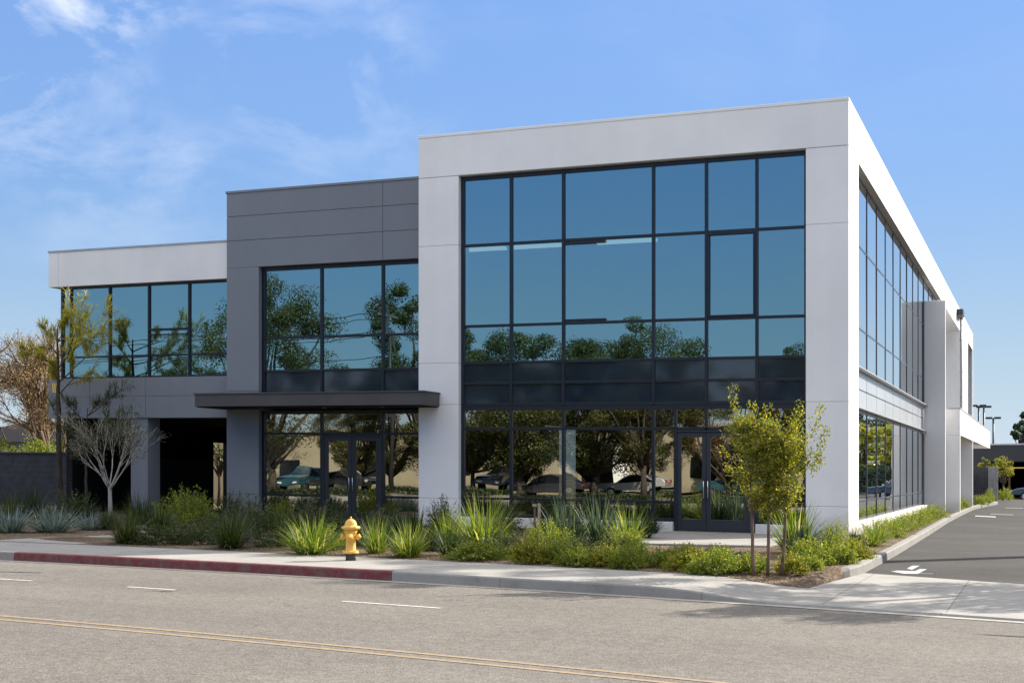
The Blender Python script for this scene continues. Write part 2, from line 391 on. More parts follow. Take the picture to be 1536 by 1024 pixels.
# kerb along the lot with a rounded nose
path = [(-3.13, 22.05), (-2.98, 22.3), (-2.90, 22.75), (-2.87, 23.3), (-2.87, 26), (-2.875, 28.5), (-2.92, 33), (-2.98, 38), (-3.05, 43), (-3.12, 48), (-3.15, 55), (-3.15, 60), (-3.14, 66), (-2.85, 72), (-2.45, 78)]
mb = MB()
for i, (x, y) in enumerate(path):
    a = Vector(path[max(i-1, 0)]); b = Vector(path[min(i+1, len(path)-1)]); t = (b-a).normalized(); nrm = Vector((-t.y, t.x))
    zt = .17 + .015*min(1, i/3.0) if i else .10
    for off, z in ((0, 0), (.012, zt-.03), (.035, zt), (.16, zt), (.17, zt-.06)): q = Vector((x, y)) + nrm*off; mb.v.append((q.x, q.y, z))
for i in range(len(path)-1):
    for j in range(4): mb.f.append((i*5+j, (i+1)*5+j, (i+1)*5+j+1, i*5+j+1)); mb.smooth.append(False)
mb.face([mb.v[k] for k in range(5)] + [(mb.v[4][0], mb.v[4][1], 0)])
tag(mb.build('kerb', 'lot_kerb_concrete', graded=True), kind='structure')
# entrance paths
tag(MB().box(-19.65, -17.6, 20.9, 32.9, 0, .172).build('path', 'sidewalk_concrete', graded=True, bevel=.01), kind='structure')
tag(MB().prism([(-8.7, 26.4), (-5.25, 27.2), (-5.36, 32.4), (-8.7, 32.4)], 0, .215).build('path', 'sidewalk_concrete', graded=True, bevel=.01), kind='structure')
# painted marks
def line_strip(name, x0, x1, off, w, z, mat):
    xs = frange(x0, x1, .5) if x1-x0 > .6 else [x0, x1]
    return sheet(name, xs, lambda x: gut(x)-off-w/2, lambda x: gut(x)-off+w/2, lambda x, y: z, 1, mat)
line_strip('centre_line', -80, 40, 6.23, .085, .004, 'yellow_line'); line_strip('centre_line', -80, 40, 6.49, .085, .004, 'yellow_line')
for a, b in ((-8.45, -6.96), (-12.09, -11.23), (-15.4, -13.9), (-21, -19), (-5.0+30, -3+30)): line_strip('lane_marking', a, b, 2.72, .075, .004, 'white_line')
def flat(name, polys, z, mat):
    mb = MB()
    for p in polys: mb.face([(x, y, z) for x, y in p])
    return tag(mb.build(name, mat, graded=True), kind='structure')
flat('arrow_marking', [[(-2.5, 23.83), (-2.42, 24.1), (-2.12, 24.15), (-2.09, 24.72), (-1.97, 24.73), (-2.02, 23.5), (-2.24, 23.42)][::-1], [(-2.31, 24.7), (-2.29, 25.51), (-2.16, 25.58), (-2.2, 24.41)][::-1]], .029, 'arrow_paint')
flat('bay_marking', [[(-2.01, 23.5), (-1.78, 23.6), (-1.79, 23.75), (-2.0, 23.7)]], .029, 'faint_paint')
flat('bay_marking', [[(-2.6, 55.69), (-1.8, 55.03), (-1.86, 56.3), (-2.66, 56.9)]], .029, 'arrow_paint')
flat('bay_marking', [[(-2.16, 58.84), (-1.24, 58.17), (-1.28, 59.6), (-2.17, 60.3)]], .029, 'faint_paint')
flat('bay_marking', [[(-1.85, 69.47), (-1.02, 69.54), (-1.05, 71.3), (-1.9, 71.2)]], .029, 'faint_paint')
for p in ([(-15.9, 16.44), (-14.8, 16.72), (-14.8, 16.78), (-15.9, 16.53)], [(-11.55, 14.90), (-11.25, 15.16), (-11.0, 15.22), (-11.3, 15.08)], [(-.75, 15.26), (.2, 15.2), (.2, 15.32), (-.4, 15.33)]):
    flat('dark_streak', [p], .004, 'streak_dark')  # thin dark polygons laid on the asphalt

# ------------------------------------------------------------------ office building
FX0, FX1, FY = -15.67, -4.3435, 32.2
ORG = (FX1, FY, 0)
B = thing('office_building', 'two storey white framed office building with blue mirrored windows, grey entrance block and left wing', 'building', ORG)
def bp(mb, name, mat, parent=B, bevel=.006): return mb.build(name, mat, parent, ORG, True, bevel)
def stack(x0, x1, y0, y1, zs, gap=.009, inset=.014):
    mb = MB()
    for a, b in zip(zs, zs[1:]): mb.box(x0, x1, y0, y1, a + (gap/2 if a != zs[0] else 0), b - (gap/2 if b != zs[-1] else 0))
    return mb
def core(x0, x1, y0, y1, z0, z1, i=.016): return MB().box(x0+i, x1-i, y0+i, y1-i, z0+i, z1-i)
J = [.05, .91, 3.41, 4.52, 7.66, 9.485]
bp(stack(FX0, -14.49, FY, 32.9, J), 'white_pier', 'white_stucco'); bp(core(FX0, -14.49, FY, 32.9, .05, 9.48), 'pier_joint', 'joint')
J2 = [.05, .91, 3.41, 7.66, 9.485]
bp(stack(-5.35, FX1, FY, 34.02, J2), 'white_pier', 'white_stucco'); bp(core(-5.35, FX1, FY, 34.02, .05, 9.48), 'pier_joint', 'joint')
bp(MB().box(FX0, FX1, FY, 32.9, 9.5, 10.56), 'white_parapet', 'white_stucco')
bp(MB().box(FX0+.05, FX1-.05, FY+.05, 32.85, 9.48, 9.502), 'pier_joint', 'joint', bevel=0)
bp(MB().box(-4.95, FX1, 32.905, 76.2, 9.46, 10.56), 'white_parapet', 'white_stucco')
mb = MB(); mb.box(FX0-.008, FX1+.006, FY-.008, 32.95, 10.563, 10.64); mb.box(-5.0, FX1+.006, 32.953, 90.0, 10.563, 10.64)
bp(mb, 'coping', 'white_stucco')
bp(MB().box(FX0, FX0+.3, 32.905, 60, 3.2, 10.56), 'white_parapet', 'white_stucco')
bp(MB().box(FX0+.3, -4.95, 32.95, 89.9, 9.72, 9.9), 'roof', 'interior')
# side far block with its window
bp(MB().box(-9, FX1, 76.2, 84.18, 0, 10.56), 'white_end_wall', 'white_stucco')
mb = MB(); mb.box(-9, FX1, 84.185, 90, 9.6, 10.56); mb.box(-9, FX1, 84.185, 90, 0, 4.9); mb.box(-9, FX1, 89.66, 90, 4.905, 9.595)
bp(mb, 'white_end_wall', 'white_stucco')
bp(MB().box(-7.6, -7.4, 62, 76.2, 0, 9.7), 'recessed_wall', 'white_stucco'); bp(MB().box(-7.4, -4.55, 62.1, 62.3, 0, 9.45), 'recessed_wall', 'white_stucco')
bp(MB().box(-7.4, -4.95, 62.3, 76.2, 9.47, 9.6), 'soffit', 'white_stucco')
# fin, portal
bp(MB().box(-4.5, -3.70, 55.25, 55.45, 0, 8.58), 'fin_wall', 'white_stucco', bevel=.015)
bp(MB().box(-4.0, -3.2, 56.2, 56.45, 0, 3.26), 'portal_pillar', 'white_stucco'); bp(MB().box(-4.0, -3.2, 66.1, 66.35, 0, 3.26), 'portal_pillar', 'white_stucco')
bp(MB().box(-7.4, -3.2, 56.2, 62.08, 3.265, 4.32), 'portal_beam', 'white_stucco'); bp(MB().box(-7.4, -3.2, 62.09, 87, 3.265, 4.32), 'portal_beam', 'white_stucco')
bp(MB().box(-7.42, -3.18, 56.18, 87.02, 4.32, 4.37), 'coping', 'coping', bevel=0)
# plinths
bp(MB().box(-14.485, -8.66, 32.25, 32.62, 0, .44), 'plinth', 'white_stucco'); bp(MB().box(-6.58, -5.355, 32.25, 32.62, 0, .44), 'plinth', 'white_stucco')
bp(MB().box(-4.75, FX1+.01, 34.025, 55.24, 0, .47), 'plinth', 'white_stucco')

PANES = random.Random(3)
def curtain(name, axis, const, us, zs, mat='mullion', gmat='mirror_glass', w=.07, head=.10, kinds=None, skip=(), out=-1, fd=.06):
    """us, zs: edges of the grid; kinds[row] names a material for that row; skip holds (col,row) openings"""
    fr = MB()
    def bar(u0, u1, z0, z1, d):
        a, b = const + out*d, const - out*.09
        if axis == 'x': fr.box(u0, u1, min(a, b), max(a, b), z0, z1)
        else: fr.box(min(a, b), max(a, b), u0, u1, z0, z1)
    zb, zt = zs[0], zs[-1]; nc, nr = len(us)-1, len(zs)-1
    for i, u in enumerate(us):
        k0 = 0
        # a vertical runs where at least one neighbour is glazed
        segs = [(zs[r], zs[r+1]) for r in range(nr) if not ((i == 0 or (i-1, r) in skip) and (i == nc or (i, r) in skip))]
        m = []
        for a, b in segs:
            if m and abs(m[-1][1]-a) < 1e-6: m[-1][1] = b
            else: m.append([a, b])
        ww = w*1.3 if i in (0, nc) else w
        for a, b in m: bar(u-ww/2, u+ww/2, a, b, fd)
    for r in range(nr+1):
        hw = head if r in (0, nr) else w
        for c in range(nc):
            if ((r == 0 or (c, r-1) in skip) and (r == nr or (c, r) in skip)): continue
            z0, z1 = zs[r]-hw/2, zs[r]+hw/2
            if r == 0: z0, z1 = zs[0], zs[0]+hw*.8
            if r == nr: z0, z1 = zs[nr]-hw, zs[nr]
            w0 = w*1.3 if c == 0 else w; w1 = w*1.3 if c == nc-1 else w
            bar(us[c]+w0/2, us[c+1]-w1/2, z0, z1, fd-.012)
    o = bp(fr, name, mat, bevel=.004)
    for c in range(nc):
        for r in range(nr):
            if (c, r) in skip: continue
            u0, u1, z0, z1 = us[c]+w*.4, us[c+1]-w*.4, zs[r]+.02, zs[r+1]-.02
            k = (kinds or {}).get(r, gmat)
            a, b = PANES.gauss(0, .0017), PANES.gauss(0, .0017)
            if k != gmat: a, b = a*2, b*2
            f = lambda u, z: const + a*(u-(u0+u1)/2) + b*(z-(z0+z1)/2)
            q = [(u0, z0), (u1, z0), (u1, z1), (u0, z1)]
            p = MB()
            if axis == 'x': p.face([(u, f(u, z), z) for u, z in q])
            else: p.face([(f(u, z), u, z) for u, z in q])
            nm = {'mirror_glass': 'pane', 'side_glass': 'pane', 'store_glass': 'pane', 'spandrel_glass': 'spandrel_pane', 'panel_metal': 'spandrel_panel'}[k]
            bp(p, nm, k, o, 0)
    return o
GY = 32.42
cols = [-14.45, -13.06, -11.60, -9.19, -7.83, -6.57, -5.37]
cw = curtain('curtain_wall', 'x', GY, cols, [3.37, 3.98, 4.52, 5.5, 7.65, 9.49], kinds={0: 'spandrel_glass', 1: 'spandrel_glass'}, head=.11)
gcols = [-14.45, -13.06, -11.60, -9.19, -8.62, -7.83, -6.57, -5.37]
cw2 = curtain('storefront', 'x', GY, gcols, [.44, .93, 2.78, 3.365], gmat='store_glass', head=.10, skip={(4, 0), (4, 1), (5, 0), (5, 1)})
# operable sashes in the upper row
def sash(u0, u1, z0, z1, y=GY-.055, par=cw, w=.045):
    mb = MB(); mb.box(u0, u1, y-.02, y+.03, z1-w, z1); mb.box(u0, u1, y-.02, y+.03, z0, z0+w); mb.box(u0, u0+w, y-.02, y+.03, z0+w, z1-w); mb.box(u1-w, u1, y-.02, y+.03, z0+w, z1-w)
    return bp(mb, 'window_sash', 'mullion', par, .004)
sash(-7.79, -6.61, 5.54, 7.61); 
bp(MB().box(-11.56, -10.45, GY-.07, GY-.02, 7.53, 7.6), 'window_sash', 'mullion', cw, .004); bp(MB().box(-11.56, -10.45, GY-.07, GY-.02, 5.55, 5.60), 'window_sash', 'mullion', cw, .004)
def door(u0, u1, z0, z1, y, hinge_left, rail=.28, stile=.10):
    mb = MB(); yb, yf = y+.03, y-.03
    mb.box(u0, u0+stile, yf, yb, z0, z1); mb.box(u1-stile, u1, yf, yb, z0, z1)
    mb.box(u0+stile, u1-stile, yf, yb, z0, z0+rail); mb.box(u0+stile, u1-stile, yf, yb, z1-.11, z1)
    d = bp(mb, 'entrance_door', 'door_metal', B, .004)
    p = MB().face([(u0+stile-.01, y, z0+rail-.01), (u1-stile+.01, y, z0+rail-.01), (u1-stile+.01, y, z1-.1), (u0+stile-.01, y, z1-.1)]); 
    pm = MB(); pm.face([(u0+stile-.01, y, z0+rail-.01), (u1-stile+.01, y, z0+rail-.01), (u1-stile+.01, y, z1-.1), (u0+stile-.01, y, z1-.1)])
    bp(pm, 'pane', 'store_glass', d, 0)
    h = MB(); x = (u1-.05) if hinge_left else (u0+.05); h.tube([(x, yf-.01, 1.05), (x, yf-.06, 1.05), (x, yf-.06, 1.47), (x, yf-.01, 1.47)], .013, 8)
    bp(h, 'handle', 'steel', d, 0)
    return d
fr = MB(); fr.box(-8.62, -8.575, GY-.055, GY+.08, .2, 2.735); fr.box(-6.78, -6.61, GY-.055, GY+.08, .2, 2.735); fr.box(-8.575, -6.78, GY-.055, GY+.08, 2.69, 2.735); fr.box(-8.575, -6.78, GY-.05, GY+.07, .2, .235)
bp(fr, 'door_frame', 'door_metal', bevel=.004)
door(-8.57, -7.84, .24, 2.68, GY, True); door(-7.83, -6.785, .24, 2.68, GY, False)

# grey entrance block
GG = FY+.3
gz_ = [3.9, 7.41, 8.19, 8.89, 9.56]
bp(stack(-21.97, -20.89, GG, 33.3, [.05, .9, 3.86, 7.405]), 'grey_pier', 'grey_stucco'); bp(core(-21.97, -20.89, GG, 33.3, .05, 7.4), 'pier_joint', 'grey_joint')
mb = MB()
for a, b in ((7.41, 8.183), (8.197, 8.883), (8.897, 9.56)):
    mb.box(-21.97, -16.917, GG, 33.3, a, b); mb.box(-16.903, FX0-.003, GG, 33.3, a, b)
bp(mb, 'grey_wall', 'grey_stucco'); bp(core(-21.97, FX0, GG, 33.3, 7.41, 9.56), 'wall_joint', 'grey_joint')
bp(MB().box(-22.0, FX0-.003, GG-.02, 33.35, 9.56, 9.63), 'coping', 'grey_stucco')
bp(MB().box(-21.97, -21.7, 33.31, 60, .05, 9.55), 'grey_side_wall', 'grey_stucco')
bp(MB().box(-21.69, FX0-.01, 33.36, 60, 8.9, 9.05), 'roof', 'interior')
GW = GG+.22
gc = [-20.85, -18.94, -17.0, -15.70]
curtain('curtain_wall', 'x', GW, gc, [3.75, 4.43, 5.38, 7.40], kinds={0: 'spandrel_glass'}, head=.10)
curtain('storefront', 'x', GW, gc, [.2, .90, 2.65, 3.30], gmat='store_glass', skip={(1, 0), (1, 1)}, head=.10)
fr = MB(); fr.box(-18.905, -18.86, GW-.055, GW+.08, .17, 2.61); fr.box(-17.10, -17.035, GW-.055, GW+.08, .17, 2.61); fr.box(-18.86, -17.10, GW-.055, GW+.08, 2.565, 2.61)
bp(fr, 'door_frame', 'door_metal', bevel=.004)
door(-18.855, -17.985, .19, 2.56, GW, True, .25, .12); door(-17.975, -17.105, .19, 2.56, GW, False, .25, .12)
# canopy
cn = bp(MB().box(-22.15, -15.05, 31.2, GG+.12, 3.36, 3.70), 'canopy', 'canopy_metal', bevel=.008)
bp(MB().box(-22.18, -15.02, 31.17, GG+.12, 3.70, 3.735), 'canopy_flashing', 'canopy_metal', cn, 0)
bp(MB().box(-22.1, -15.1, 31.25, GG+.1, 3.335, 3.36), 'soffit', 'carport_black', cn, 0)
mb = MB()
for x in (-20.4, -18.4, -16.6): mb.lathe([(.07, 0), (.07, .012)], 14, (x, 31.9, 3.325))
bp(mb, 'downlight', 'steel', cn, 0)

# left wing
W = FY+.6
bp(MB().box(-28.69, -28.32, W, 33.6, 7.17, 8.24), 'wing_fascia', 'white_stucco', bevel=.004); bp(MB().box(-28.312, -21.98, W, 33.6, 7.17, 8.24), 'wing_fascia', 'white_stucco', bevel=.004)
bp(MB().box(-28.71, -21.98, W-.02, 33.65, 8.24, 8.29), 'coping', 'coping', bevel=0)
mb = MB()
for a, b in ((3.12, 3.765), (3.775, 4.33)):
    for u, v in ((-28.69, -27.12), (-27.11, -25.05), (-25.04, -21.98)): mb.box(u, v, W, 33.5, a, b)
bp(mb, 'wing_spandrel', 'grey_stucco', bevel=.003); bp(core(-28.69, -21.99, W, 33.5, 3.12, 4.33, .012), 'wall_joint', 'grey_joint')
WY = 33.0
wc = [-28.30, -27.97, -26.50, -25.05, -23.60, -22.05]
wg = curtain('curtain_wall', 'x', WY, wc, [4.335, 5.0, 7.165], w=.055, head=.07)
bp(MB().box(-25.02, -23.63, WY-.07, WY-.02, 5.74, 5.80), 'window_sash', 'mullion', wg, .004); bp(MB().box(-25.02, -23.63, WY-.07, WY-.02, 5.60, 5.63), 'window_sash', 'mullion', wg, .004)
bp(MB().box(-28.69, -28.4, 33.61, 44, 3.12, 8.24), 'wing_side_wall', 'grey_stucco')
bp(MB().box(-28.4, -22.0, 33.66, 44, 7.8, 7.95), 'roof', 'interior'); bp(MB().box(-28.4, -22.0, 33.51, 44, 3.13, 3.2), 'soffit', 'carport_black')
bp(MB().box(-25.62, -25.0, 32.85, 33.45, 0, 3.115), 'wing_column', 'grey_stucco')
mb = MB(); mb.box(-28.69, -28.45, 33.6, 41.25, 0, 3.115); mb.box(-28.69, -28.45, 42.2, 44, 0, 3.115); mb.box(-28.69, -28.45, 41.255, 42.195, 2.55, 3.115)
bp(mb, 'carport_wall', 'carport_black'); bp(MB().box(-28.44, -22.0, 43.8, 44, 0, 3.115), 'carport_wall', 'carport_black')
for k, y in enumerate((37.0, 38.4, 39.8)):
    mb = MB(); mb.box(-28.43, -28.40, y+.02, y+1.33, .1, 1.95)
    for i in range(9): mb.box(-28.395, -28.36, y+.05, y+1.3, .15+.2*i, .15+.2*i+.17)
    bp(mb, 'slatted_panel', 'dark_stucco', bevel=0)
em = MB()
for k in range(4):
    x = -28.52+.075*k; em.prism([(x, 0), (x+.05, 0), (x+.02, 1), (x-.03, 1)], 0, 1)
em.v = [(x, W-.012+.01*z, 3.90+.30*y) for x, y, z in em.v]
bp(em, 'gold_stripes', 'gold_paint', bevel=0)  # small slanted gold strips at the left end of the spandrel
# side glazing
SX = -4.54
ys = [34.05, 34.996] + [37.24+2.244*i for i in range(9)]
curtain('spandrel_band', 'y', SX, ys, [3.39, 3.90, 4.40], mat='panel_joint', gmat='panel_metal', head=.03, out=1, fd=.004, w=.022)
curtain('curtain_wall', 'y', SX, ys, [4.41, 5.5, 7.65, 9.45], mat='side_mullion', gmat='side_glass', head=.10, out=1, fd=.018, w=.06)
curtain('storefront', 'y', SX, ys, [.475, .97, 3.365], mat='side_mullion', gmat='side_glass', head=.09, out=1, fd=.018, w=.06)
curtain('curtain_wall', 'y', SX, [55.5, 57.7, 59.9, 62.05], [4.4, 5.5, 7.65, 9.45], mat='side_mullion', gmat='side_glass', head=.10, out=1, fd=.018, w=.06)
curtain('window', 'y', FX1-.15, [84.2, 86, 87.8, 89.64], [4.92, 6.4, 7.9, 9.58], mat='side_mullion', gmat='side_glass', out=1, fd=.018, w=.06)
sl = MB(); sl.box(SX, FX1-.02, 34.03, 55.24, 4.395, 4.425); sl.box(SX, FX1-.05, 34.03, 55.24, 3.372, 3.40)
bp(sl, 'window_ledge', 'coping', bevel=0)
# downpipe and flood lamp
mb = MB(); mb.tube([(FX1+.09, 75.8, 4.36), (FX1+.09, 75.8, 10.2)], .07, 10)
for z in (5.5, 7.2, 8.9): mb.box(FX1, FX1+.17, 75.72, 75.88, z, z+.05)
bp(mb, 'downpipe', 'coping', bevel=0)
mb = MB(); mb.box(FX1+.02, FX1+.2, 74.6, 75.9, 10.05, 10.12); mb.box(FX1-.02, FX1+.32, 73.2, 74.5, 10.02, 10.32); mb.box(FX1+.05, FX1+.1, 74.5, 74.62, 10.02, 10.3)
bp(mb, 'flood_lamp', 'pole_metal')
# inside
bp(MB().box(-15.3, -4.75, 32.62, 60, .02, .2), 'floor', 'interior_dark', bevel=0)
bp(MB().box(-15.3, -4.75, 32.62, 60, 3.45, 4.4), 'floor', 'interior', bevel=0)
bp(MB().box(-15.3, -4.75, 32.62, 60, 7.75, 7.9), 'ceiling', 'ceiling', bevel=0)
bp(MB().box(-15.3, -4.75, 44, 44.2, .21, 9.6), 'inner_wall', 'interior', bevel=0)
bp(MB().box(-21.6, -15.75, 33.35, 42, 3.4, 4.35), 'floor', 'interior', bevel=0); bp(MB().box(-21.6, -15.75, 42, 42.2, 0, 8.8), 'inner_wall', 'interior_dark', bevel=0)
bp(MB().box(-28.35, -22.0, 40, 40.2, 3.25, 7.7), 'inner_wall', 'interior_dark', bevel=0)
lm, nt, out = new_mat('tube_light'); e = N(nt, 'ShaderNodeEmission'); e.inputs['Color'].default_value = (.85, 1, .95, 1); e.inputs['Strength'].default_value = .7; nt.links.new(e.outputs[0], out.inputs['Surface']); M['tube_light'] = lm
for x0, x1, y in ((-14.6, -13.5, 33.0), (-13.35, -11.9, 33.0), (-10.9, -9.3, 33.0), (-28.2, -27.6, 33.6)): bp(MB().box(x0, x1, y, y+.18, 7.62, 7.7), 'ceiling_light', 'tube_light', bevel=0)
mb = MB()
for x in (-7.35, -7.22, -7.05): mb.box(x, x+.05, 33.6, 33.63, .25, 2.0)
bp(mb, 'blind', 'white_stucco', bevel=0)

# ------------------------------------------------------------------ plants
def blade(mb, rnd, base, az, length, width, lean, droop, segs=4, fold=0):
    d = Vector((math.cos(az), math.sin(az), 0)); s = Vector((-d.y, d.x, 0)); p = Vector(base); ang = lean; prev = None
    for i in range(segs+1):
        t = i/segs; w = width*(1-t**1.6)*(.55+.9*min(1, t*3) if t < .33 else 1)*.5
        a, b = p - s*w, p + s*w
        if prev:
            k = len(mb.v)
            if i == segs: mb.v += [tuple(prev[0]), tuple(prev[1]), tuple(p)]; mb.f.append((k, k+1, k+2))
            else: mb.v += [tuple(prev[0]), tuple(prev[1]), tuple(b), tuple(a)]; mb.f.append((k, k+1, k+2, k+3))
            mb.smooth.append(True)
        prev = (a, b); st = length/segs
        p = p + d*(math.sin(ang)*st) + Vector((0, 0, math.cos(ang)*st)); ang += droop/segs*(.5+t)
    return p
def weld(o):
    bm = bmesh.new(); bm.from_mesh(o.data); bmesh.ops.remove_doubles(bm, verts=bm.verts, dist=1e-5); bm.to_mesh(o.data); bm.free(); return o
def tuft_mesh(seed, n, h, r, width, leanmax, droop):
    rnd = random.Random(seed); mb = MB()
    for i in range(n):
        az = rnd.uniform(0, 6.283); rr = r*.28*math.sqrt(rnd.random()); q = rnd.random()
        blade(mb, rnd, (rr*math.cos(az), rr*math.sin(az), 0), az+rnd.gauss(0, .5), h*rnd.uniform(.65, 1.2), width*rnd.uniform(.7, 1.3), leanmax*q, droop*(.4+q*rnd.uniform(.4, 1.1)), 4)
    return mb
def leafquad(mb, p, n, up, l, w):
    n = n.normalized(); u = (up - n*up.dot(n)); u = u.normalized() if u.length > 1e-4 else n.orthogonal().normalized(); s = n.cross(u)
    mb.face([p - u*l*.5, p + s*w*.5 - u*l*.05, p + u*l*.5, p - s*w*.5 - u*l*.05])
def rvec(rnd):
    while True:
        v = Vector((rnd.uniform(-1, 1), rnd.uniform(-1, 1), rnd.uniform(-1, 1)))
        if .01 < v.length < 1: return v
def mound_mesh(seed, n, h, r, l, w, sprigs=40):
    """low leafy shrub: leaves on short sprigs through an uneven dome"""
    rnd = random.Random(seed); mb = MB(); per = max(4, n//sprigs)
    for s in range(sprigs):
        az = rnd.uniform(0, 6.283); el = math.acos(rnd.uniform(.05, 1)); k = rnd.uniform(.72, 1.12)
        d = Vector((math.sin(el)*math.cos(az)*r, math.sin(el)*math.sin(az)*r, math.cos(el)*h))*k
        root = Vector((d.x*.35, d.y*.35, d.z*.1))
        for i in range(per):
            t = (i+.5)/per; t = .25+.75*t; p = root.lerp(d, t) + rvec(rnd)*l*.7 + Vector((0, 0, .12*h*t*(1-t)))
            leafquad(mb, p, rvec(rnd)+Vector((0, 0, .5)), (d-root).normalized() + rvec(rnd)*.8, l*rnd.uniform(.7, 1.3), w*rnd.uniform(.7, 1.3))
    return mb
def proto(name, mb, mat, h, r):
    o = mb.build(name, mat); weld(o)
    o['h'] = h; o['r'] = r; return o.data
PM = {
 'tuft': [proto('grass_clump', tuft_mesh(s, 330, 1, 1.0, .026, 1.25, 1.2), 'leaf_grass', 1, 1) for s in (1, 2, 3)],
 'tuftd': [proto('grass_clump', tuft_mesh(s, 330, 1, 1.0, .026, 1.25, 1.2), 'leaf_green', 1, 1) for s in (4, 5)],
 'dark': [proto('strappy_plant', tuft_mesh(s, 200, 1, 1.0, .036, 1.1, 1.0), 'leaf_dark', 1, 1) for s in (6, 7)],
 'strap': [proto('sword_leaf_plant', tuft_mesh(s, 190, 1.0, 1.0, .042, 1.35, 1.0), m, 1, 1) for s, m in ((8, 'leaf_teal'), (9, 'leaf_grass'))],
 'low': [proto('low_shrub', mound_mesh(s, 5000, .95, 1.0, .085, .048, 230), m, 1, 1) for s, m in ((10, 'leaf_hedge'), (11, 'leaf_hedge'), (12, 'leaf_lime'))],
 'lowd': [proto('low_shrub', mound_mesh(s, 3600, .95, 1.0, .10, .03, 150), 'leaf_green', 1, 1) for s in (13, 14)],
 'bush': [proto('leafy_shrub', mound_mesh(s, 3600, 1.0, .95, .09, .028, 130), m, 1, 1) for s, m in ((15, 'leaf_green'), (16, 'leaf_sage'))],
 'bushg': [proto('leafy_shrub', mound_mesh(s, 4200, 1.0, .95, .085, .028, 150), 'leaf_hedge', 1, 1) for s in (17, 18)],
 'silver': [proto('silver_shrub', tuft_mesh(s, 260, 1, 1.0, .03, 1.3, .3), 'leaf_blue', 1, 1) for s in (19, 20)],
 'agave': [proto('spiky_rosette', tuft_mesh(21, 60, 1, 1.0, .13, 1.35, .35), 'leaf_teal', 1, 1)],
}
for o in list(COL.objects):
    if o.type == 'MESH' and 'h' in o.keys(): bpy.data.objects.remove(o)
NAMES = {'tuft': ('grass_clump', 'grass'), 'tuftd': ('grass_clump', 'grass'), 'dark': ('strappy_plant', 'plant'), 'strap': ('sword_leaf_plant', 'plant'), 'low': ('low_shrub', 'shrub'), 'lowd': ('low_shrub', 'shrub'), 'bush': ('leafy_shrub', 'shrub'), 'bushg': ('leafy_shrub', 'shrub'), 'silver': ('silver_shrub', 'shrub'), 'agave': ('spiky_rosette', 'plant')}
PR = random.Random(11); cnt = {}
def plant(kind, x, y, h, w, label, base=.16, var=None, group=None):
    nm, cat = NAMES[kind]; ms = PM[kind]; k = cnt.get(kind, 0); cnt[kind] = k+1
    me = ms[(k if var is None else var) % len(ms)]
    o = bpy.data.objects.new(nm, me); COL.objects.link(o)
    o.location = (x, y, gz(x, base)); o.rotation_euler = (0, 0, PR.uniform(0, 6.28)); o.scale = (w*.68, w*.68*PR.uniform(.9, 1.1), h*1.03)
    return tag(o, label, cat, group)
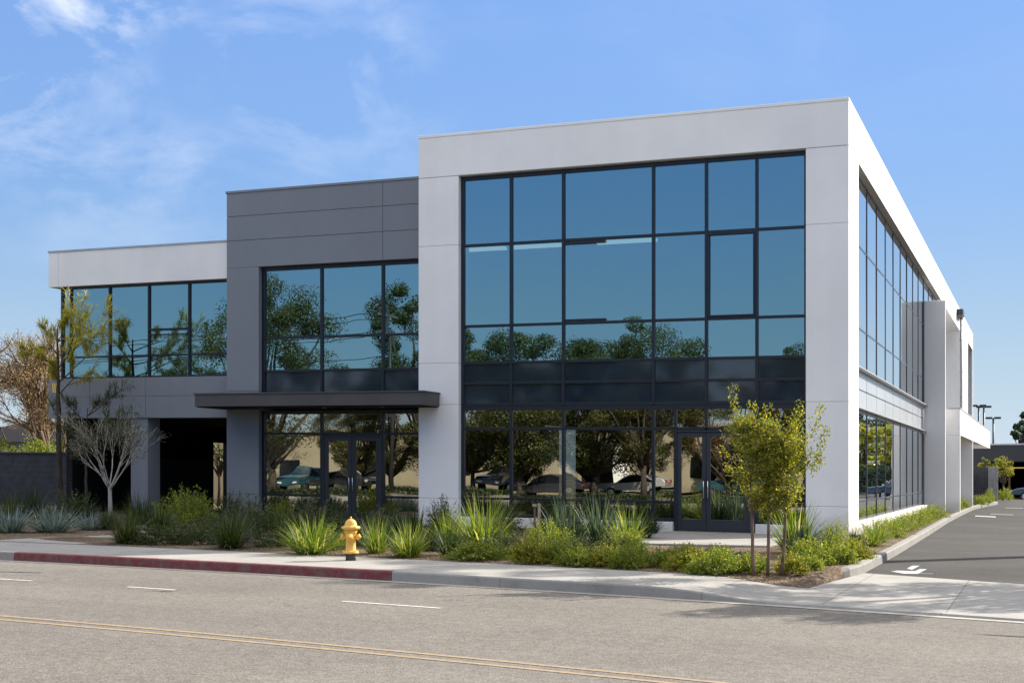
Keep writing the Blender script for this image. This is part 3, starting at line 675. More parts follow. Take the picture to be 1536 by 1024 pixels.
PLANTS = [
('silver', -21.5, 23.34, .6, 1.3, 'silvery blue spiky shrub at the far left beside the pavement'),
('silver', -20.75, 23.85, .62, 1.35, 'silvery blue shrub beside the path, in front of the slim dark trunk'),
('silver', -20.9, 25.3, .45, .9, 'smallest silvery shrub, behind the other two by the path'),
('dark', -27.53, 30.07, .75, 1.1, 'dark strappy plant in front of the black block wall, farthest left'),
('dark', -26.3, 29.5, .95, 1.0, 'dark strappy plant just left of the slim dark trunk'),
('bush', -23.6, 27.9, .94, 1.1, 'dark round shrub between the slim trunk and the pale bare tree'),
('dark', -25.9, 31.2, .65, .85, 'small dark strappy plant at the foot of the slim dark trunk'),
('tuftd', -16.85, 21.5, .72, 1.0, 'dark green grass clump at the corner of path and pavement'),
('tuftd', -21.66, 28.09, .9, 1.05, 'dark grass clump right of the pale bare tree in the carport shade'),
('lowd', -16.15, 21.6, .45, .85, 'low shaded shrub right of the corner grass clump on the pavement edge'),
('lowd', -16.64, 22.9, .47, .75, 'low shaded shrub behind the corner grass clump'),
('bushg', -20.0, 27.71, 1.0, 1.4, 'largest bright green bush in front of the dark carport opening'),
('lowd', -15.44, 21.9, .47, .8, 'low shaded shrub second from the corner grass clump'),
('tuftd', -14.31, 21.3, .74, 1.0, 'shaded arching grass clump in front of the grey pier'),
('dark', -22.8, 31.6, .9, 1.05, 'dark strappy plant against the carport opening beside the grey pier'),
('bush', -17.2, 26.4, .9, 1.0, 'sage green shrub in front of the left storefront window'),
('lowd', -13.75, 21.9, .38, .7, 'low dark shrub left of the sunlit yellow green grass clump'),
('bush', -20.4, 30.3, .9, .8, 'narrow dark shrub against the foot of the grey pier'),
('dark', -17.1, 28.96, .7, .85, 'dark strappy plant before the left glass entrance doors'),
('tuft', -12.30, 20.85, .71, 1.25, 'wide sunlit yellow green grass clump left of the hydrant'),
('dark', -15.88, 27.96, .77, .95, 'dark strappy plant behind the hydrant in front of the doors'),
('dark', -14.95, 27.85, .66, .85, 'dark strappy plant just right of the hydrant near the doors'),
('tuft', -11.21, 21.3, .70, .72, 'narrow grass clump immediately right of the hydrant'),
('tuft', -10.40, 20.95, .68, 1.0, 'round grass clump second to the right of the hydrant'),
('dark', -13.88, 27.14, .73, .9, 'dark strappy plant left of the white pier beside the canopy end'),
('dark', -13.2, 26.92, .72, .8, 'dark strappy plant in front of the left white pier edge'),
('bush', -12.6, 27.17, .95, .75, 'blue green shrub at the foot of the left white pier'),
('strap', -10.92, 23.77, .78, .95, 'spiky yellow green plant in front of the left white pier', .16, 1),
('tuft', -10.0, 23.36, 1.1, 1.45, 'tallest sunlit grass clump beside the pale short stake'),
('low', -9.11, 21.05, .37, 1.0, 'wide low shrub at the pavement in front of the tallest grass clump'),
('low', -8.62, 21.5, .24, .34, 'smallest round shrub left of the hedge row'),
('dark', -10.75, 22.5, .45, .7, 'small dark plant behind the grass clumps right of the hydrant'),
('low', -7.98, 20.72, .44, .62, 'first round shrub of the front row, at its left end'),
('low', -7.55, 20.9, .42, .58, 'second round shrub from the left in the front row'),
('low', -7.12, 20.55, .41, .58, 'third round shrub from the left in the front row'),
('low', -6.70, 20.72, .39, .6, 'fourth round shrub from the left in the front row'),
('low', -6.29, 20.5, .37, .52, 'fifth round shrub of the front row, beside the bare mulch gap'),
('strap', -9.1, 25.6, 1.03, 1.2, 'teal sword leaf plant right of the two leg stake', .16, 0),
('strap', -8.5, 26.0, 1.08, 1.25, 'teal sword leaf plant left of the right glass doors', .16, 0),
('strap', -7.7, 25.3, .9, 1.0, 'yellow green sword leaf plant nearest the right glass doors', .16, 1),
('dark', -9.0, 31.4, .7, .8, 'dark strappy plant against the low white plinth by the doors'),
('low', -5.82, 20.85, .36, .5, 'round shrub right of the bare mulch gap'),
('low', -5.20, 20.42, .43, .66, 'broad round shrub left of the triple trunk tree'),
('low', -4.70, 20.25, .42, .56, 'round shrub touching the left trunk of the triple trunk tree'),
('low', -4.28, 20.62, .36, .5, 'small round shrub behind the triple trunk tree'),
('lowd', -6.18, 23.6, .2, .85, 'flat creeping shrub in front of the entrance pad, left one'),
('lowd', -5.31, 23.4, .2, .9, 'flat creeping shrub in front of the entrance pad, right one'),
('low', -3.66, 20.75, .35, .5, 'round shrub right of the triple trunk tree by the pavement'),
('strap', -4.5, 26.0, 1.0, 1.2, 'large sunlit sword leaf plant in front of the right white pier', .16, 1),
('agave', -4.16, 24.77, .54, .85, 'grey green spiky rosette below the large sword leaf plant'),
('low', -3.72, 22.7, .49, .68, 'round shrub near the driveway kerb nose, left of a pair'),
('low', -3.34, 23.2, .47, .6, 'round shrub near the driveway kerb nose, right of a pair'),
('dark', -3.75, 28.6, .5, .4, 'small dark tuft at the foot of the building corner'),
('low', -4.0, 24.0, .4, .55, 'round shrub behind the pair by the kerb nose'),
('tuft', -3.45, 28.9, .5, .8, 'grass clump behind the brown box beside the driveway kerb'),
('tuft', -3.5, 30.9, .47, .75, 'second grass clump along the driveway kerb'),
('bushg', -3.5, 33.0, .5, .7, 'third plant along the driveway kerb, a green leafy shrub'),
('tuft', -3.55, 35.4, .49, .7, 'fourth plant along the driveway kerb, a grass clump'),
('bushg', -3.55, 38.2, .46, .68, 'fifth plant along the driveway kerb, a green leafy shrub'),
('bushg', -3.6, 42.0, .46, .7, 'sixth plant along the driveway kerb, a green leafy shrub'),
('bushg', -3.62, 46.4, .5, .7, 'seventh plant along the driveway kerb, below the tall fin wall'),
('bushg', -3.55, 59.5, .55, .6, 'leafy shrub between the two portal pillars'),
('bushg', -3.5, 63.0, .5, .6, 'leafy shrub just before the far portal pillar'),
('bushg', -3.1, 70.0, .5, .75, 'leafy shrub past the far portal pillar, left one'),
('bushg', -2.95, 73.5, .5, .75, 'leafy shrub past the far portal pillar, right one'),
('bushg', -2.85, 77.2, .75, .55, 'taller leafy shrub in front of the grey enclosure pier'),
('bushg', -2.25, 84.0, .75, .8, 'leafy shrub at the end of the kerb below the small far tree'),
('tuftd', -18.6+.2, 24.6, .8, 1.1, 'dark grass clump at the right edge of the left path, middle of the bed'),
('lowd', -16.9, 24.6, .6, 1.0, 'broad low dark shrub behind the corner grass clump'),
('bush', -15.3, 24.2, .8, 1.0, 'sage shrub in the middle of the shaded bed before the glass doors'),
('tuftd', -14.2, 23.6, .75, 1.0, 'shaded grass clump behind the arching one before the grey pier'),
('lowd', -13.0, 23.4, .55, .95, 'low shaded shrub behind the wide sunlit grass clump'),
('dark', -12.0, 23.2, .7, .95, 'dark strappy plant close behind the hydrant'),
('bush', -13.2, 25.2, .75, 1.0, 'sage shrub two rows behind the hydrant'),
('dark', -11.7, 25.3, .7, .9, 'dark strappy plant two rows behind the hydrant, right of the sage shrub'),
('lowd', -14.6, 26.1, .55, .9, 'low dark shrub before the left doors, third row'),
('lowd', -9.3, 22.6, .5, .9, 'low green shrub between the tallest grass clump and the front row'),
('bush', -11.9, 28.9, .8, .9, 'sage shrub against the plinth right of the left white pier'),
('dark', -10.9, 29.3, .7, .9, 'dark strappy plant against the plinth behind the pale short stake'),
('lowd', -8.0, 23.0, .4, .8, 'low green shrub behind the second front row shrub'),
('lowd', -7.1, 22.7, .4, .8, 'low green shrub behind the fourth front row shrub'),
('lowd', -22.4, 25.9, .6, 1.0, 'low dark shrub between the silvery shrubs and the pale bare tree'),
('tuftd', -24.8, 27.0, .8, 1.0, 'dark grass clump behind the silvery shrubs'),
('tuftd', -23.9, 25.4, .7, .9, 'dark grass clump at the left frame edge behind the silvery shrubs'),
('bush', -21.6, 30.4, .8, .95, 'dark shrub before the carport column'),
('tuftd', -20.6, 25.6, .6, .8, 'small dark grass clump on the left side of the path'),
('bushg', -18.7, 30.2, .7, .8, 'green shrub at the end of the left path by the grey pier'),
('low', -5.05, 21.6, .38, .6, 'low sunlit shrub between the broad one and the creeping ones'),
('low', -4.9, 19.98, .3, .42, 'smallest shrub at the pavement edge left of the three thin trunks'),
('low', -3.2, 24.6, .4, .55, 'low shrub left of the brown box by the driveway kerb'),
('bushg', -3.7, 31.9, .5, .7, 'leafy shrub between the second grass clump and the third plant of the driveway row'),
('tuft', -3.6, 34.2, .48, .7, 'grass clump between the third and fourth plants of the driveway row'),
('bushg', -3.55, 36.8, .46, .7, 'leafy shrub between the fourth and fifth plants of the driveway row'),
('bushg', -3.6, 40.2, .46, .7, 'leafy shrub between the fifth and sixth plants of the driveway row'),
('bushg', -3.62, 44.2, .48, .7, 'leafy shrub between the sixth and seventh plants of the driveway row'),
('bushg', -3.6, 48.6, .5, .8, 'last leafy shrub of the driveway row before the tall fin wall'),
('bushg', -12.6, 21.9, .5, .8, 'low leafy shrub behind the wide sunlit grass clump, left side'),
('dark', -9.9, 21.6, .5, .7, 'dark strappy plant between the round grass clump and the wide low shrub'),
('bushg', -8.9, 24.0, .6, .9, 'leafy shrub in front of the two leg stake'),
('bush', -10.0, 28.2, .8, .9, 'sage shrub behind the two leg stake against the glass'),
('dark', -8.4, 28.6, .7, .9, 'dark strappy plant left of the entrance pad near the plinth'),
('bushg', -7.4, 24.0, .5, .8, 'leafy shrub before the sword leaf plant nearest the doors'),
('bushg', -6.6, 22.0, .42, .7, 'leafy shrub behind the fifth front row shrub'),
('low', -5.6, 21.7, .38, .6, 'low shrub behind the round one right of the bare gap'),
('bushg', -3.9, 26.9, .6, .8, 'leafy shrub at the right side of the large sword leaf plant'),
('low', -3.55, 21.55, .32, .45, 'low shrub left of the rounded kerb nose'),
('lowd', -13.2, 22.4, .5, .8, 'low dark shrub behind the arching grass clump, toward the hydrant'),
('bush', -16.2, 27.4, .85, 1.0, 'dark sage shrub before the glass doors at the path end'),
('tuftd', -15.2, 22.9, .7, .9, 'dark grass clump in the second row before the grey pier'),
]
for p in PLANTS: plant(p[0], p[1], p[2], p[3], p[4], p[5], *(p[6:]))

# ------------------------------------------------------------------ trees
def grow(mb, rnd, p, d, length, r, depth, P, tips):
    segs = P.get('segs', 4); pts = [p.copy()]; rad = [r]; dd = d.copy(); nodes = []
    for i in range(segs):
        dd = (dd + rvec(rnd)*P['wob'] + Vector((0, 0, P['up']))).normalized()
        p = p + dd*(length/segs); t = (i+1)/segs
        pts.append(p.copy()); rad.append(max(P.get('rmin', .004), r*(1-t*(1-P['taper'])))); nodes.append((p.copy(), dd.copy(), rad[-1], t))
    mb.tube(pts, rad, 7 if r > .05 else 5 if r > .015 else 4, True)
    if depth <= 1:
        for q, e, rr, t in nodes: tips.append((q, e, t))
    if depth <= 0: return
    for k in range(P['kids']):
        t0 = rnd.uniform(P.get('from', .35), 1.0) if k else 1.0
        idx = min(len(nodes)-1, int(t0*segs)); q, e, rr, t = nodes[idx]
        a = e.orthogonal().normalized(); a.rotate(Matrix.Rotation(rnd.uniform(0, 6.283), 3, e))
        s = rnd.uniform(*P['spread']); nd = (e*math.cos(s) + a*math.sin(s)).normalized()
        grow(mb, rnd, q.copy(), nd, length*rnd.uniform(*P['shrink']), max(P.get('rmin', .004), rr*P.get('rk', .75)), depth-1, P, tips)
def leaves(rnd, tips, n, spread, l, w, droop=0.0, bias=.4, per_tip=True):
    mb = MB()
    for i in range(n):
        q, e, t = rnd.choice(tips); p = q + rvec(rnd)*spread
        leafquad(mb, p, rvec(rnd) + Vector((0, 0, bias)), e + rvec(rnd)*.8 + Vector((0, 0, -droop)), l*rnd.uniform(.65, 1.35), w*rnd.uniform(.65, 1.35))
    return mb
def tree(name, label, cat, loc, rz, seed, stems, P, depth, bark_m, leaf_m, nleaf, spread, l, w, droop=0, group=None, bias=.4):
    t = thing(name, label, cat, loc, rz, group); rnd = random.Random(seed); tips = []
    for (off, d, length, r) in stems:
        mb = MB(); grow(mb, rnd, Vector(off), Vector(d).normalized(), length, r, depth, P, tips); mb.build('trunk', bark_m, t)
    leaves(rnd, tips, nleaf, spread, l, w, droop, bias).build('crown', leaf_m, t)
    return t
P_young = dict(wob=.16, up=.06, taper=.6, kids=4, spread=(.35, .85), shrink=(.35, .62), segs=5, rmin=.003)
# triple trunk young tree in front of the right pier
t = thing('young_tree', 'young yellow green tree with three thin trunks at the pavement edge', 'tree', (-3.95, 20.25, gz(-3.95, .15)))
rnd = random.Random(5); tips = []
for off, d, top, br in (((-.19, -.08, 0), (-.045, .02, 1), 2.45, 9), ((.02, -.05, 0), (.03, 0, 1), 2.3, 10), ((.21, .06, 0), (.07, -.02, 1), 2.35, 9)):
    mb = MB(); p = Vector(off); pts = [p.copy()]; rad = [.032]; dd = Vector(d).normalized(); n = 12
    for i in range(n):
        dd = (dd + rvec(rnd)*.022 + Vector((0, 0, .03))).normalized(); p = p + dd*(top/n); pts.append(p.copy()); rad.append(.032*(1-.82*(i+1)/n))
    mb.tube(pts, rad, 8)
    for b in range(br*4):
        k = rnd.randint(5, n-1); a = rnd.uniform(0, 6.283); e = Vector((math.cos(a), math.sin(a)*.9, rnd.uniform(.25, .95))).normalized()
        ln = rnd.uniform(.26, .62)*(1.0 if k < 9 else .8); q = pts[k].copy(); bpts = [q.copy()]
        for s in range(6):
            e = (e + rvec(rnd)*.18 + Vector((0, 0, .05))).normalized(); q = q + e*(ln/6); bpts.append(q.copy()); tips.append((q.copy(), e.copy(), s/6))
        mb.tube(bpts, [.009*(1-.12*s) for s in range(7)], 4)
    for s in range(7, n+1): tips.append((pts[s], Vector((0, 0, 1)), 1))
    mb.build('trunk', 'brown_bark', t)
# upright shoots above the crown
for x, y, z0, z1, lx in ((-.42, 0, 2.0, 2.86, -.1), (-.3, .1, 2.0, 2.6, .05), (.32, 0, 2.0, 2.62, .2), (.55, -.1, 1.7, 2.55, .28), (.1, .1, 2.0, 2.4, .0), (.7, 0, 1.6, 2.2, .18)):
    for k in range(7): tips += [(Vector((x+lx*k/6, y, z0+(z1-z0)*k/6)), Vector((lx, 0, 1)).normalized(), 1)]*2
mb = MB()
for i in range(13000):
    q, e, tt = rnd.choice(tips); p = q + rvec(rnd)*.10
    leafquad(mb, p, rvec(rnd)+Vector((0, 0, .4)), e + rvec(rnd)*.9, rnd.uniform(.035, .075), rnd.uniform(.015, .030))
mb.build('crown', 'leaf_lime', t)
# pale bare tree
P_bare = dict(wob=.13, up=.045, taper=.62, kids=3, spread=(.22, .55), shrink=(.5, .8), segs=5, rmin=.0035, rk=.68)
bt = thing('bare_tree', 'small pale barked tree with thin sparse sage foliage left of the path', 'tree', (-23.3, 29.0, gz(-23.3)), 0)
rnd = random.Random(21); tips = []; mb = MB()
mb.tube([(0, 0, -.05), (.01, 0, .4), (-.01, .01, .8), (.0, 0, 1.02)], [.075, .058, .052, .055], 9)
for k in range(9):
    a = k*.7+.2; d = Vector((math.cos(a)*.62, math.sin(a)*.62, 1)); grow(mb, rnd, Vector((0, 0, .85+.03*(k % 4))), d.normalized(), .95, .022, 3, P_bare, tips)
mb.build('trunk', 'pale_bark', bt)
leaves(rnd, tips, 3000, .24, .12, .014, .15).build('crown', 'leaf_sage', bt)
# slim dark tree with long feathery foliage
P_slim = dict(wob=.15, up=.02, taper=.5, kids=3, spread=(.3, .8), shrink=(.45, .75), segs=6, rmin=.004, rk=.6)
def slim(label, x, y, h, r, seed, bm, lm, n, arms, l=.22):
    t = thing('slim_tree', label, 'tree', (x, y, gz(x))); rnd = random.Random(seed); tips = []; mb = MB(); p = Vector((0, 0, -.05)); pts = [p.copy()]
    for i in range(14): p = p + Vector((rnd.uniform(-.03, .03), rnd.uniform(-.03, .03), h/14)); pts.append(p.copy())
    mb.tube(pts, [r*(1-.8*(i/14)**1.4) for i in range(15)], 9)
    for k, az, ln, el in arms:
        grow(mb, rnd, pts[k].copy(), Vector((math.cos(az), math.sin(az), el)).normalized(), ln, .022, 2, P_slim, tips)
    mb.build('trunk', bm, t); mm = MB()
    for i in range(n):
        q, e, tt = rnd.choice(tips); v = (e + rvec(rnd)*.9 + Vector((0, 0, -.35))).normalized()
        blade(mm, rnd, q + rvec(rnd)*.07, math.atan2(v.y, v.x), rnd.uniform(.6, 1.3)*l, .026, math.acos(max(-1, min(1, v.z))), .7, 2)
    weld(mm.build('crown', lm, t)); return t
slim('slim tall tree with a dark straight trunk and yellow feathery foliage before the left wing', -26.9, 31.3, 5.6, .10, 31, 'dark_bark', 'leaf_gold', 6500,
     [(12, 2.9, .65, .7), (13, .2, 1.2, .35), (12, -.2, 1.3, .1), (11, 3.3, .75, .5), (13, 1.6, .6, .9), (11, -.5, 1.5, .35), (10, 2.8, .5, .8), (10, .1, 1.3, .6), (9, -.2, .9, .8)])
slim('thin young tree with drooping grey green foliage behind the pale bare tree', -25.2, 30.3, 3.2, .05, 37, 'dark_bark', 'leaf_sage', 2600,
     [(12, 2.9, .7, .5), (13, .2, .7, .5), (11, -.2, .8, .3), (10, 3.3, .8, .35), (13, 1.6, .4, .9), (9, .1, .8, .5), (8, 3.0, .7, .5)])
# big bare tree behind the wall at the left
P_big = dict(wob=.12, up=.03, taper=.6, kids=5, spread=(.3, .75), shrink=(.5, .75), segs=5, rmin=.012, rk=.7)
wt = tree('winter_tree', 'large winter tree with tan twigs and dry brown leaves behind the black wall', 'tree', (-43.2, 50, gz(-43.2, 0)), 0, 44,
     [((0, 0, 0), (-.25, 0, 1), 3.6, .2), ((.1, 0, .9), (-.75, .1, 1), 3.5, .13), ((0, 0, 1.2), (-1.0, -.2, .55), 3.5, .1), ((0, 0, 1.4), (.25, .2, 1), 2.8, .1)], P_big, 4, 'brown_bark', 'leaf_brown', 42000, .42, .075, .042, .2)
wt.scale = (1.0, 1.0, .93)
# broad trees: shapes shared by the rows across the street
def crown_tree(name, label, loc, h, seed, cr, bark_m='dark_bark', leaf_m='leaf_olive', n=6500, trunk_h=.38, clumps=26, l=.24, group=None, squash=.8, fine=1.0):
    t = thing(name, label, 'tree', loc, 0, group); rnd = random.Random(seed); mb = MB()
    P = dict(wob=.12, up=.05, taper=.62, kids=3, spread=(.35, .8), shrink=(.6, .85), segs=4, rmin=.02, rk=.72); tips = []
    th = h*trunk_h; mb.tube([(0, 0, -.1), (.05, 0, th*.5), (.02, .04, th)], [h*.026, h*.02, h*.019], 9)
    cs = []
    for k in range(clumps):
        v = rvec(rnd); v = v.normalized()*v.length**.5
        c = Vector((v.x*cr, v.y*cr, th*1.15 + (h-th)*.5 + v.z*(h-th)*.5*squash)); cs.append((c, rnd.uniform(*((.13, .30) if clumps > 38 else (.28, .52)))*cr))
    for c, r in cs[:18]:
        a = Vector((.02, .04, th*rnd.uniform(.75, 1))); b = a.lerp(c, .5) + rvec(rnd)*.3*cr*.4; mb.tube([a, b, c], [h*.012, h*.008, h*.003], 5)
    mb.build('trunk', bark_m, t); mm = MB()
    for i in range(n):
        c, r = rnd.choice(cs); v = rvec(rnd).normalized(); p = c + Vector((v.x, v.y, v.z*.75))*r*rnd.uniform(.55, 1.08)
        leafquad(mm, p, v + rvec(rnd)*.9, rvec(rnd), l*rnd.uniform(.6, 1.4), l*.55*rnd.uniform(.6, 1.4))
    mm.build('crown', leaf_m, t); return t
SG = 'street trees across the road'
def at(x, y, base=0): return (x, y, gz(x, base))
A = crown_tree('street_tree', 'tall loose green tree across the street, mirrored at the left of the grey block glass', at(-48, -10.5), 13.6, 51, 4.9, group=SG, clumps=75, l=.16, trunk_h=.14, n=36000, squash=1.0)
Bt = crown_tree('street_tree', 'dense dark green tree across the street, mirrored beside the white pier', at(-36.4, -10), 13.0, 52, 3.6, leaf_m='leaf_street', group=SG, clumps=66, trunk_h=.18, l=.15, n=34000, squash=1.0)
Ct = crown_tree('street_tree', 'broad dark tree with a forked trunk across the street, mirrored in the left storefront bay', at(-29.6, -10.5), 9.6, 53, 4.2, leaf_m='leaf_street', group=SG, clumps=80, trunk_h=.15, l=.15, n=40000, squash=1.0)
Dt = crown_tree('street_tree', 'open olive tree across the street, mirrored left of the right glass doors', at(-21.9, -10.5), 9.9, 54, 3.6, group=SG, clumps=60, trunk_h=.2, l=.13, n=30000, squash=1.0)
Et = crown_tree('street_tree', 'rust brown tree across the street, mirrored above the right glass doors', at(-17.6, -13), 7.0, 55, 3.0, leaf_m='leaf_rust', group=SG, n=16000, trunk_h=.16, squash=1.0, l=.12, clumps=40)
def again(o, x, y, s, rz, label): return dup(o, at(x, y), rz, (s, s, s), label, SG)
again(Ct, -33.4, -12, .92, 2.1, 'rounded dark tree across the street, between the two beside the white pier')
again(Ct, -25.6, -12.5, .98, 1.2, 'second broad dark tree across the street, mirrored in the middle bay')
again(Dt, -42.6, -12, .62, 2.2, 'small olive tree across the street, mirrored in the left glass door')
again(A, -40.3, -13, .58, 3.3, 'small loose tree across the street, mirrored in the second glass door')
again(Ct, -52.5, -12, .82, 4.0, 'dark rounded tree across the street, mirrored at the right end of the wing windows')
again(Bt, -56.5, -13, .72, 1.0, 'dark narrow tree across the street, mirrored in the middle of the wing windows')
again(Dt, -60.5, -12, .78, .4, 'olive tree across the street, mirrored left of the middle of the wing windows')
again(Ct, -66, -13, .78, .9, 'dark broad tree across the street, mirrored at the left end of the wing windows')
again(Dt, -12.6, -11, .78, 3.0, 'olive tree across the street, mirrored by the right white pier')
again(Bt, -15.2, -22, .75, 2.0, 'dark tree behind the rust brown tree across the street')
# trees at the far side of the parking lot and by the driveway
LG = 'trees along the far side of the parking lot'
Lt = crown_tree('lot_tree', 'bright green tree over the lot hedge, mirrored in the first side window', at(9.6, 128), 7.2, 61, 2.2, leaf_m='leaf_lime', group=LG, trunk_h=.25, n=3500, l=.3)
Lc = crown_tree('lot_tree', 'dark pointed tree over the lot hedge', at(10.5, 140), 9.5, 62, 1.6, leaf_m='leaf_green', group=LG, trunk_h=.15, n=3500, l=.3, squash=1.0)
for k, (src, x, y, s, lab) in enumerate(((Lc, 10.6, 118, .95, 'dark pointed tree over the lot hedge, nearest the road'), (Lt, 9.8, 150, 1.05, 'bright green tree over the lot hedge, between dark pointed trees'), (Lc, 11, 160, 1.0, 'dark pointed tree over the lot hedge, third from the road'), (Lt, 10, 172, 1.1, 'bright green tree over the lot hedge, second from the back'), (Lc, 11, 184, 1.1, 'dark pointed tree over the lot hedge, farthest back'), (Lt, 9.7, 108, 1.0, 'bright green tree over the lot hedge, nearest the road'))):
    dup(src, at(x, y), k*1.3, (s, s, s), lab, LG)
mb = MB(); rh = random.Random(9)
for i in range(9000):
    x, y, z = rh.uniform(7.4, 8.8), rh.uniform(104, 190), rh.uniform(0, 2.5)+rh.uniform(0, .25); leafquad(mb, Vector((x, y, z)), rvec(rh)+Vector((-.6, -.3, .3)), rvec(rh), .5, .32)
mb.box(7.7, 8.6, 104.2, 189.8, -.1, 2.3)
h = mb.build('hedge', 'leaf_dark', origin=(8, 147, 0)); h.location = (8, 147, gz(8, 0)); tag(h, 'long dark clipped hedge along the far side of the parking lot', 'hedge')
crown_tree('driveway_tree', 'leafy tree at the parking lot entrance casting shade on the pavement', at(5.0, 36.4), 13.2, 71, 2.1, leaf_m='leaf_green', n=8000, trunk_h=.72, clumps=44, l=.15, squash=.55)
crown_tree('driveway_tree', 'second leafy tree near the road shading the driveway apron', at(3.5, 25.6), 6.8, 72, 2.2, leaf_m='leaf_green', n=10000, trunk_h=.42, clumps=48, l=.14)
crown_tree('yard_tree', 'dark small tree in the gap at the back of the carport before the tan wall', at(-33.0, 48.2), 3.2, 97, .8, leaf_m='leaf_olive', n=1500, trunk_h=.45, clumps=14, l=.14)
again(Dt, -31.6, -17, .55, 1.9, 'small olive tree in front of the beige building, behind the forked trunk tree')
again(A, -27.6, -18, .5, .7, 'small loose tree in front of the beige building, mirrored in the middle bay')
again(A, -24, -19, .55, 2.9, 'small loose tree before the dark entry of the beige building')
again(Dt, -19.8, -18.5, .6, 5.1, 'small olive tree before the right end of the beige building')
again(Ct, -38.8, -18, .6, 3.9, 'small dark tree in front of the beige building, mirrored right of the left doors')
again(A, -45.5, -19, .55, 5.4, 'small loose tree in front of the beige building, mirrored left of the left doors')
# far right
crown_tree('small_tree', 'small sunlit yellow green tree beside the brown post at the end of the lot', at(-2.55, 90), 2.75, 81, .62, 'brown_bark', 'leaf_lime', 1500, .4, 14, .12)
crown_tree('small_tree', 'small bright shrub tree showing over the black enclosure wall', at(-3.75, 93), 2.75, 82, .34, 'brown_bark', 'leaf_lime', 500, .5, 8, .12)
crown_tree('conifer', 'dark narrow conifer at the right edge above the grey garage', at(-1.65, 112), 6.0, 83, .75, 'dark_bark', 'leaf_dark', 1500, .4, 22, .3, squash=1.1)
crown_tree('small_tree', 'yellow leaved tree crown at the right edge above the grey garage roof', at(-1.2, 111), 4.9, 84, .7, 'dark_bark', 'leaf_gold', 900, .4, 12, .2)
for k, (x, lab) in enumerate(((-43.3, 'yellow green bush behind the black wall, leftmost'), (-42.0, 'yellow green bush behind the black wall, middle one'), (-40.7, 'yellow green bush behind the black wall, nearest the wing'))):
    crown_tree('yard_bush', lab, at(x, 46.5+.4*k), 2.85+.15*(k % 2), 90+k, .95, 'brown_bark', 'leaf_hedge', 3600, .12, 26, .09)

# ------------------------------------------------------------------ street and yard objects
hx, hy = -10.94, 19.86
H = thing('fire_hydrant', 'yellow fire hydrant standing on the pavement by the red kerb', 'fire hydrant', (hx, hy, gz(hx, .15)), R(20))
MB().lathe([(.088, 0), (.088, .105), (.084, .118)], 22).build('base', 'hydrant_base', H)
mb = MB(); mb.lathe([(.134, .118), (.138, .124), (.138, .148), (.132, .156), (.095, .162), (.087, .175), (.083, .30), (.084, .43), (.095, .45), (.108, .48), (.112, .52)], 26)
mb.build('barrel', 'hydrant_yellow', H)
mb = MB(); mb.lathe([(.112, .52), (.148, .535), (.156, .552), (.150, .575), (.112, .585), (.104, .60), (.096, .64), (.074, .675), (.045, .697), (.018, .706)], 32, wob=lambda t, z: .05*math.cos(8*t) if .53 < z < .58 else 0)
mb.build('bonnet', 'hydrant_yellow', H)
MB().lathe([(.018, .70), (.020, .708), (.018, .738), (.010, .742)], 5).build('nut', 'hydrant_yellow', H)
for a, r, ln in ((R(175), .046, .155), (R(-5), .046, .155), (R(-92), .062, .15)):
    d = Vector((math.cos(a), math.sin(a), 0)); c = Vector((0, 0, .40)); nz = MB()
    nz.tube([c + d*k for k in (.06, .10, .101, ln-.03, ln-.029, ln, ln+.006, ln+.022)], [r*.8, r*.8, r, r, r*1.1, r*1.1, .018, .018], 14)
    nz.build('nozzle_cap', 'hydrant_yellow', H)
bolts = MB()
for k in range(8):
    a = k*math.pi/4; bolts.lathe([(.011, 0), (.011, .02)], 6, (.122*math.cos(a), .122*math.sin(a), .155))
bolts.build('flange_bolt', 'hydrant_yellow', H)
s = thing('two_leg_stake', 'two leg wooden stake standing in the bed beside teal sword leaf plants', 'stake', (-10.16, 26.7, gz(-10.16, .16)))
MB().box(-.075, -.035, -.02, .02, 0, .80).build('post', 'old_wood', s, bevel=.004); MB().box(.02, .07, -.025, .025, 0, .83).build('post', 'pale_wood', s, bevel=.004); MB().box(-.10, .0, -.028, -.022, .76, .82).build('cap', 'pale_wood', s)
o = MB().box(-.03, .03, -.025, .025, 0, .62).build('garden_stake', 'pale_wood', bevel=.006); o.location = (-11.0, 25.4, gz(-11.0, .16)); o.rotation_euler = (R(1), R(-1.5), .2); tag(o, 'pale short wooden stake behind the tallest sunlit grass clump', 'stake')
b = thing('utility_box', 'small brown utility box on the mulch beside the driveway kerb', 'box', (-3.26, 26.4, gz(-3.26, .16)), R(10))
MB().box(-.085, .085, -.08, .08, 0, .25).build('body', 'brown_plastic', b, bevel=.012); MB().box(-.095, .095, -.09, .09, .25, .275).build('lid', 'brown_plastic', b, bevel=.006)
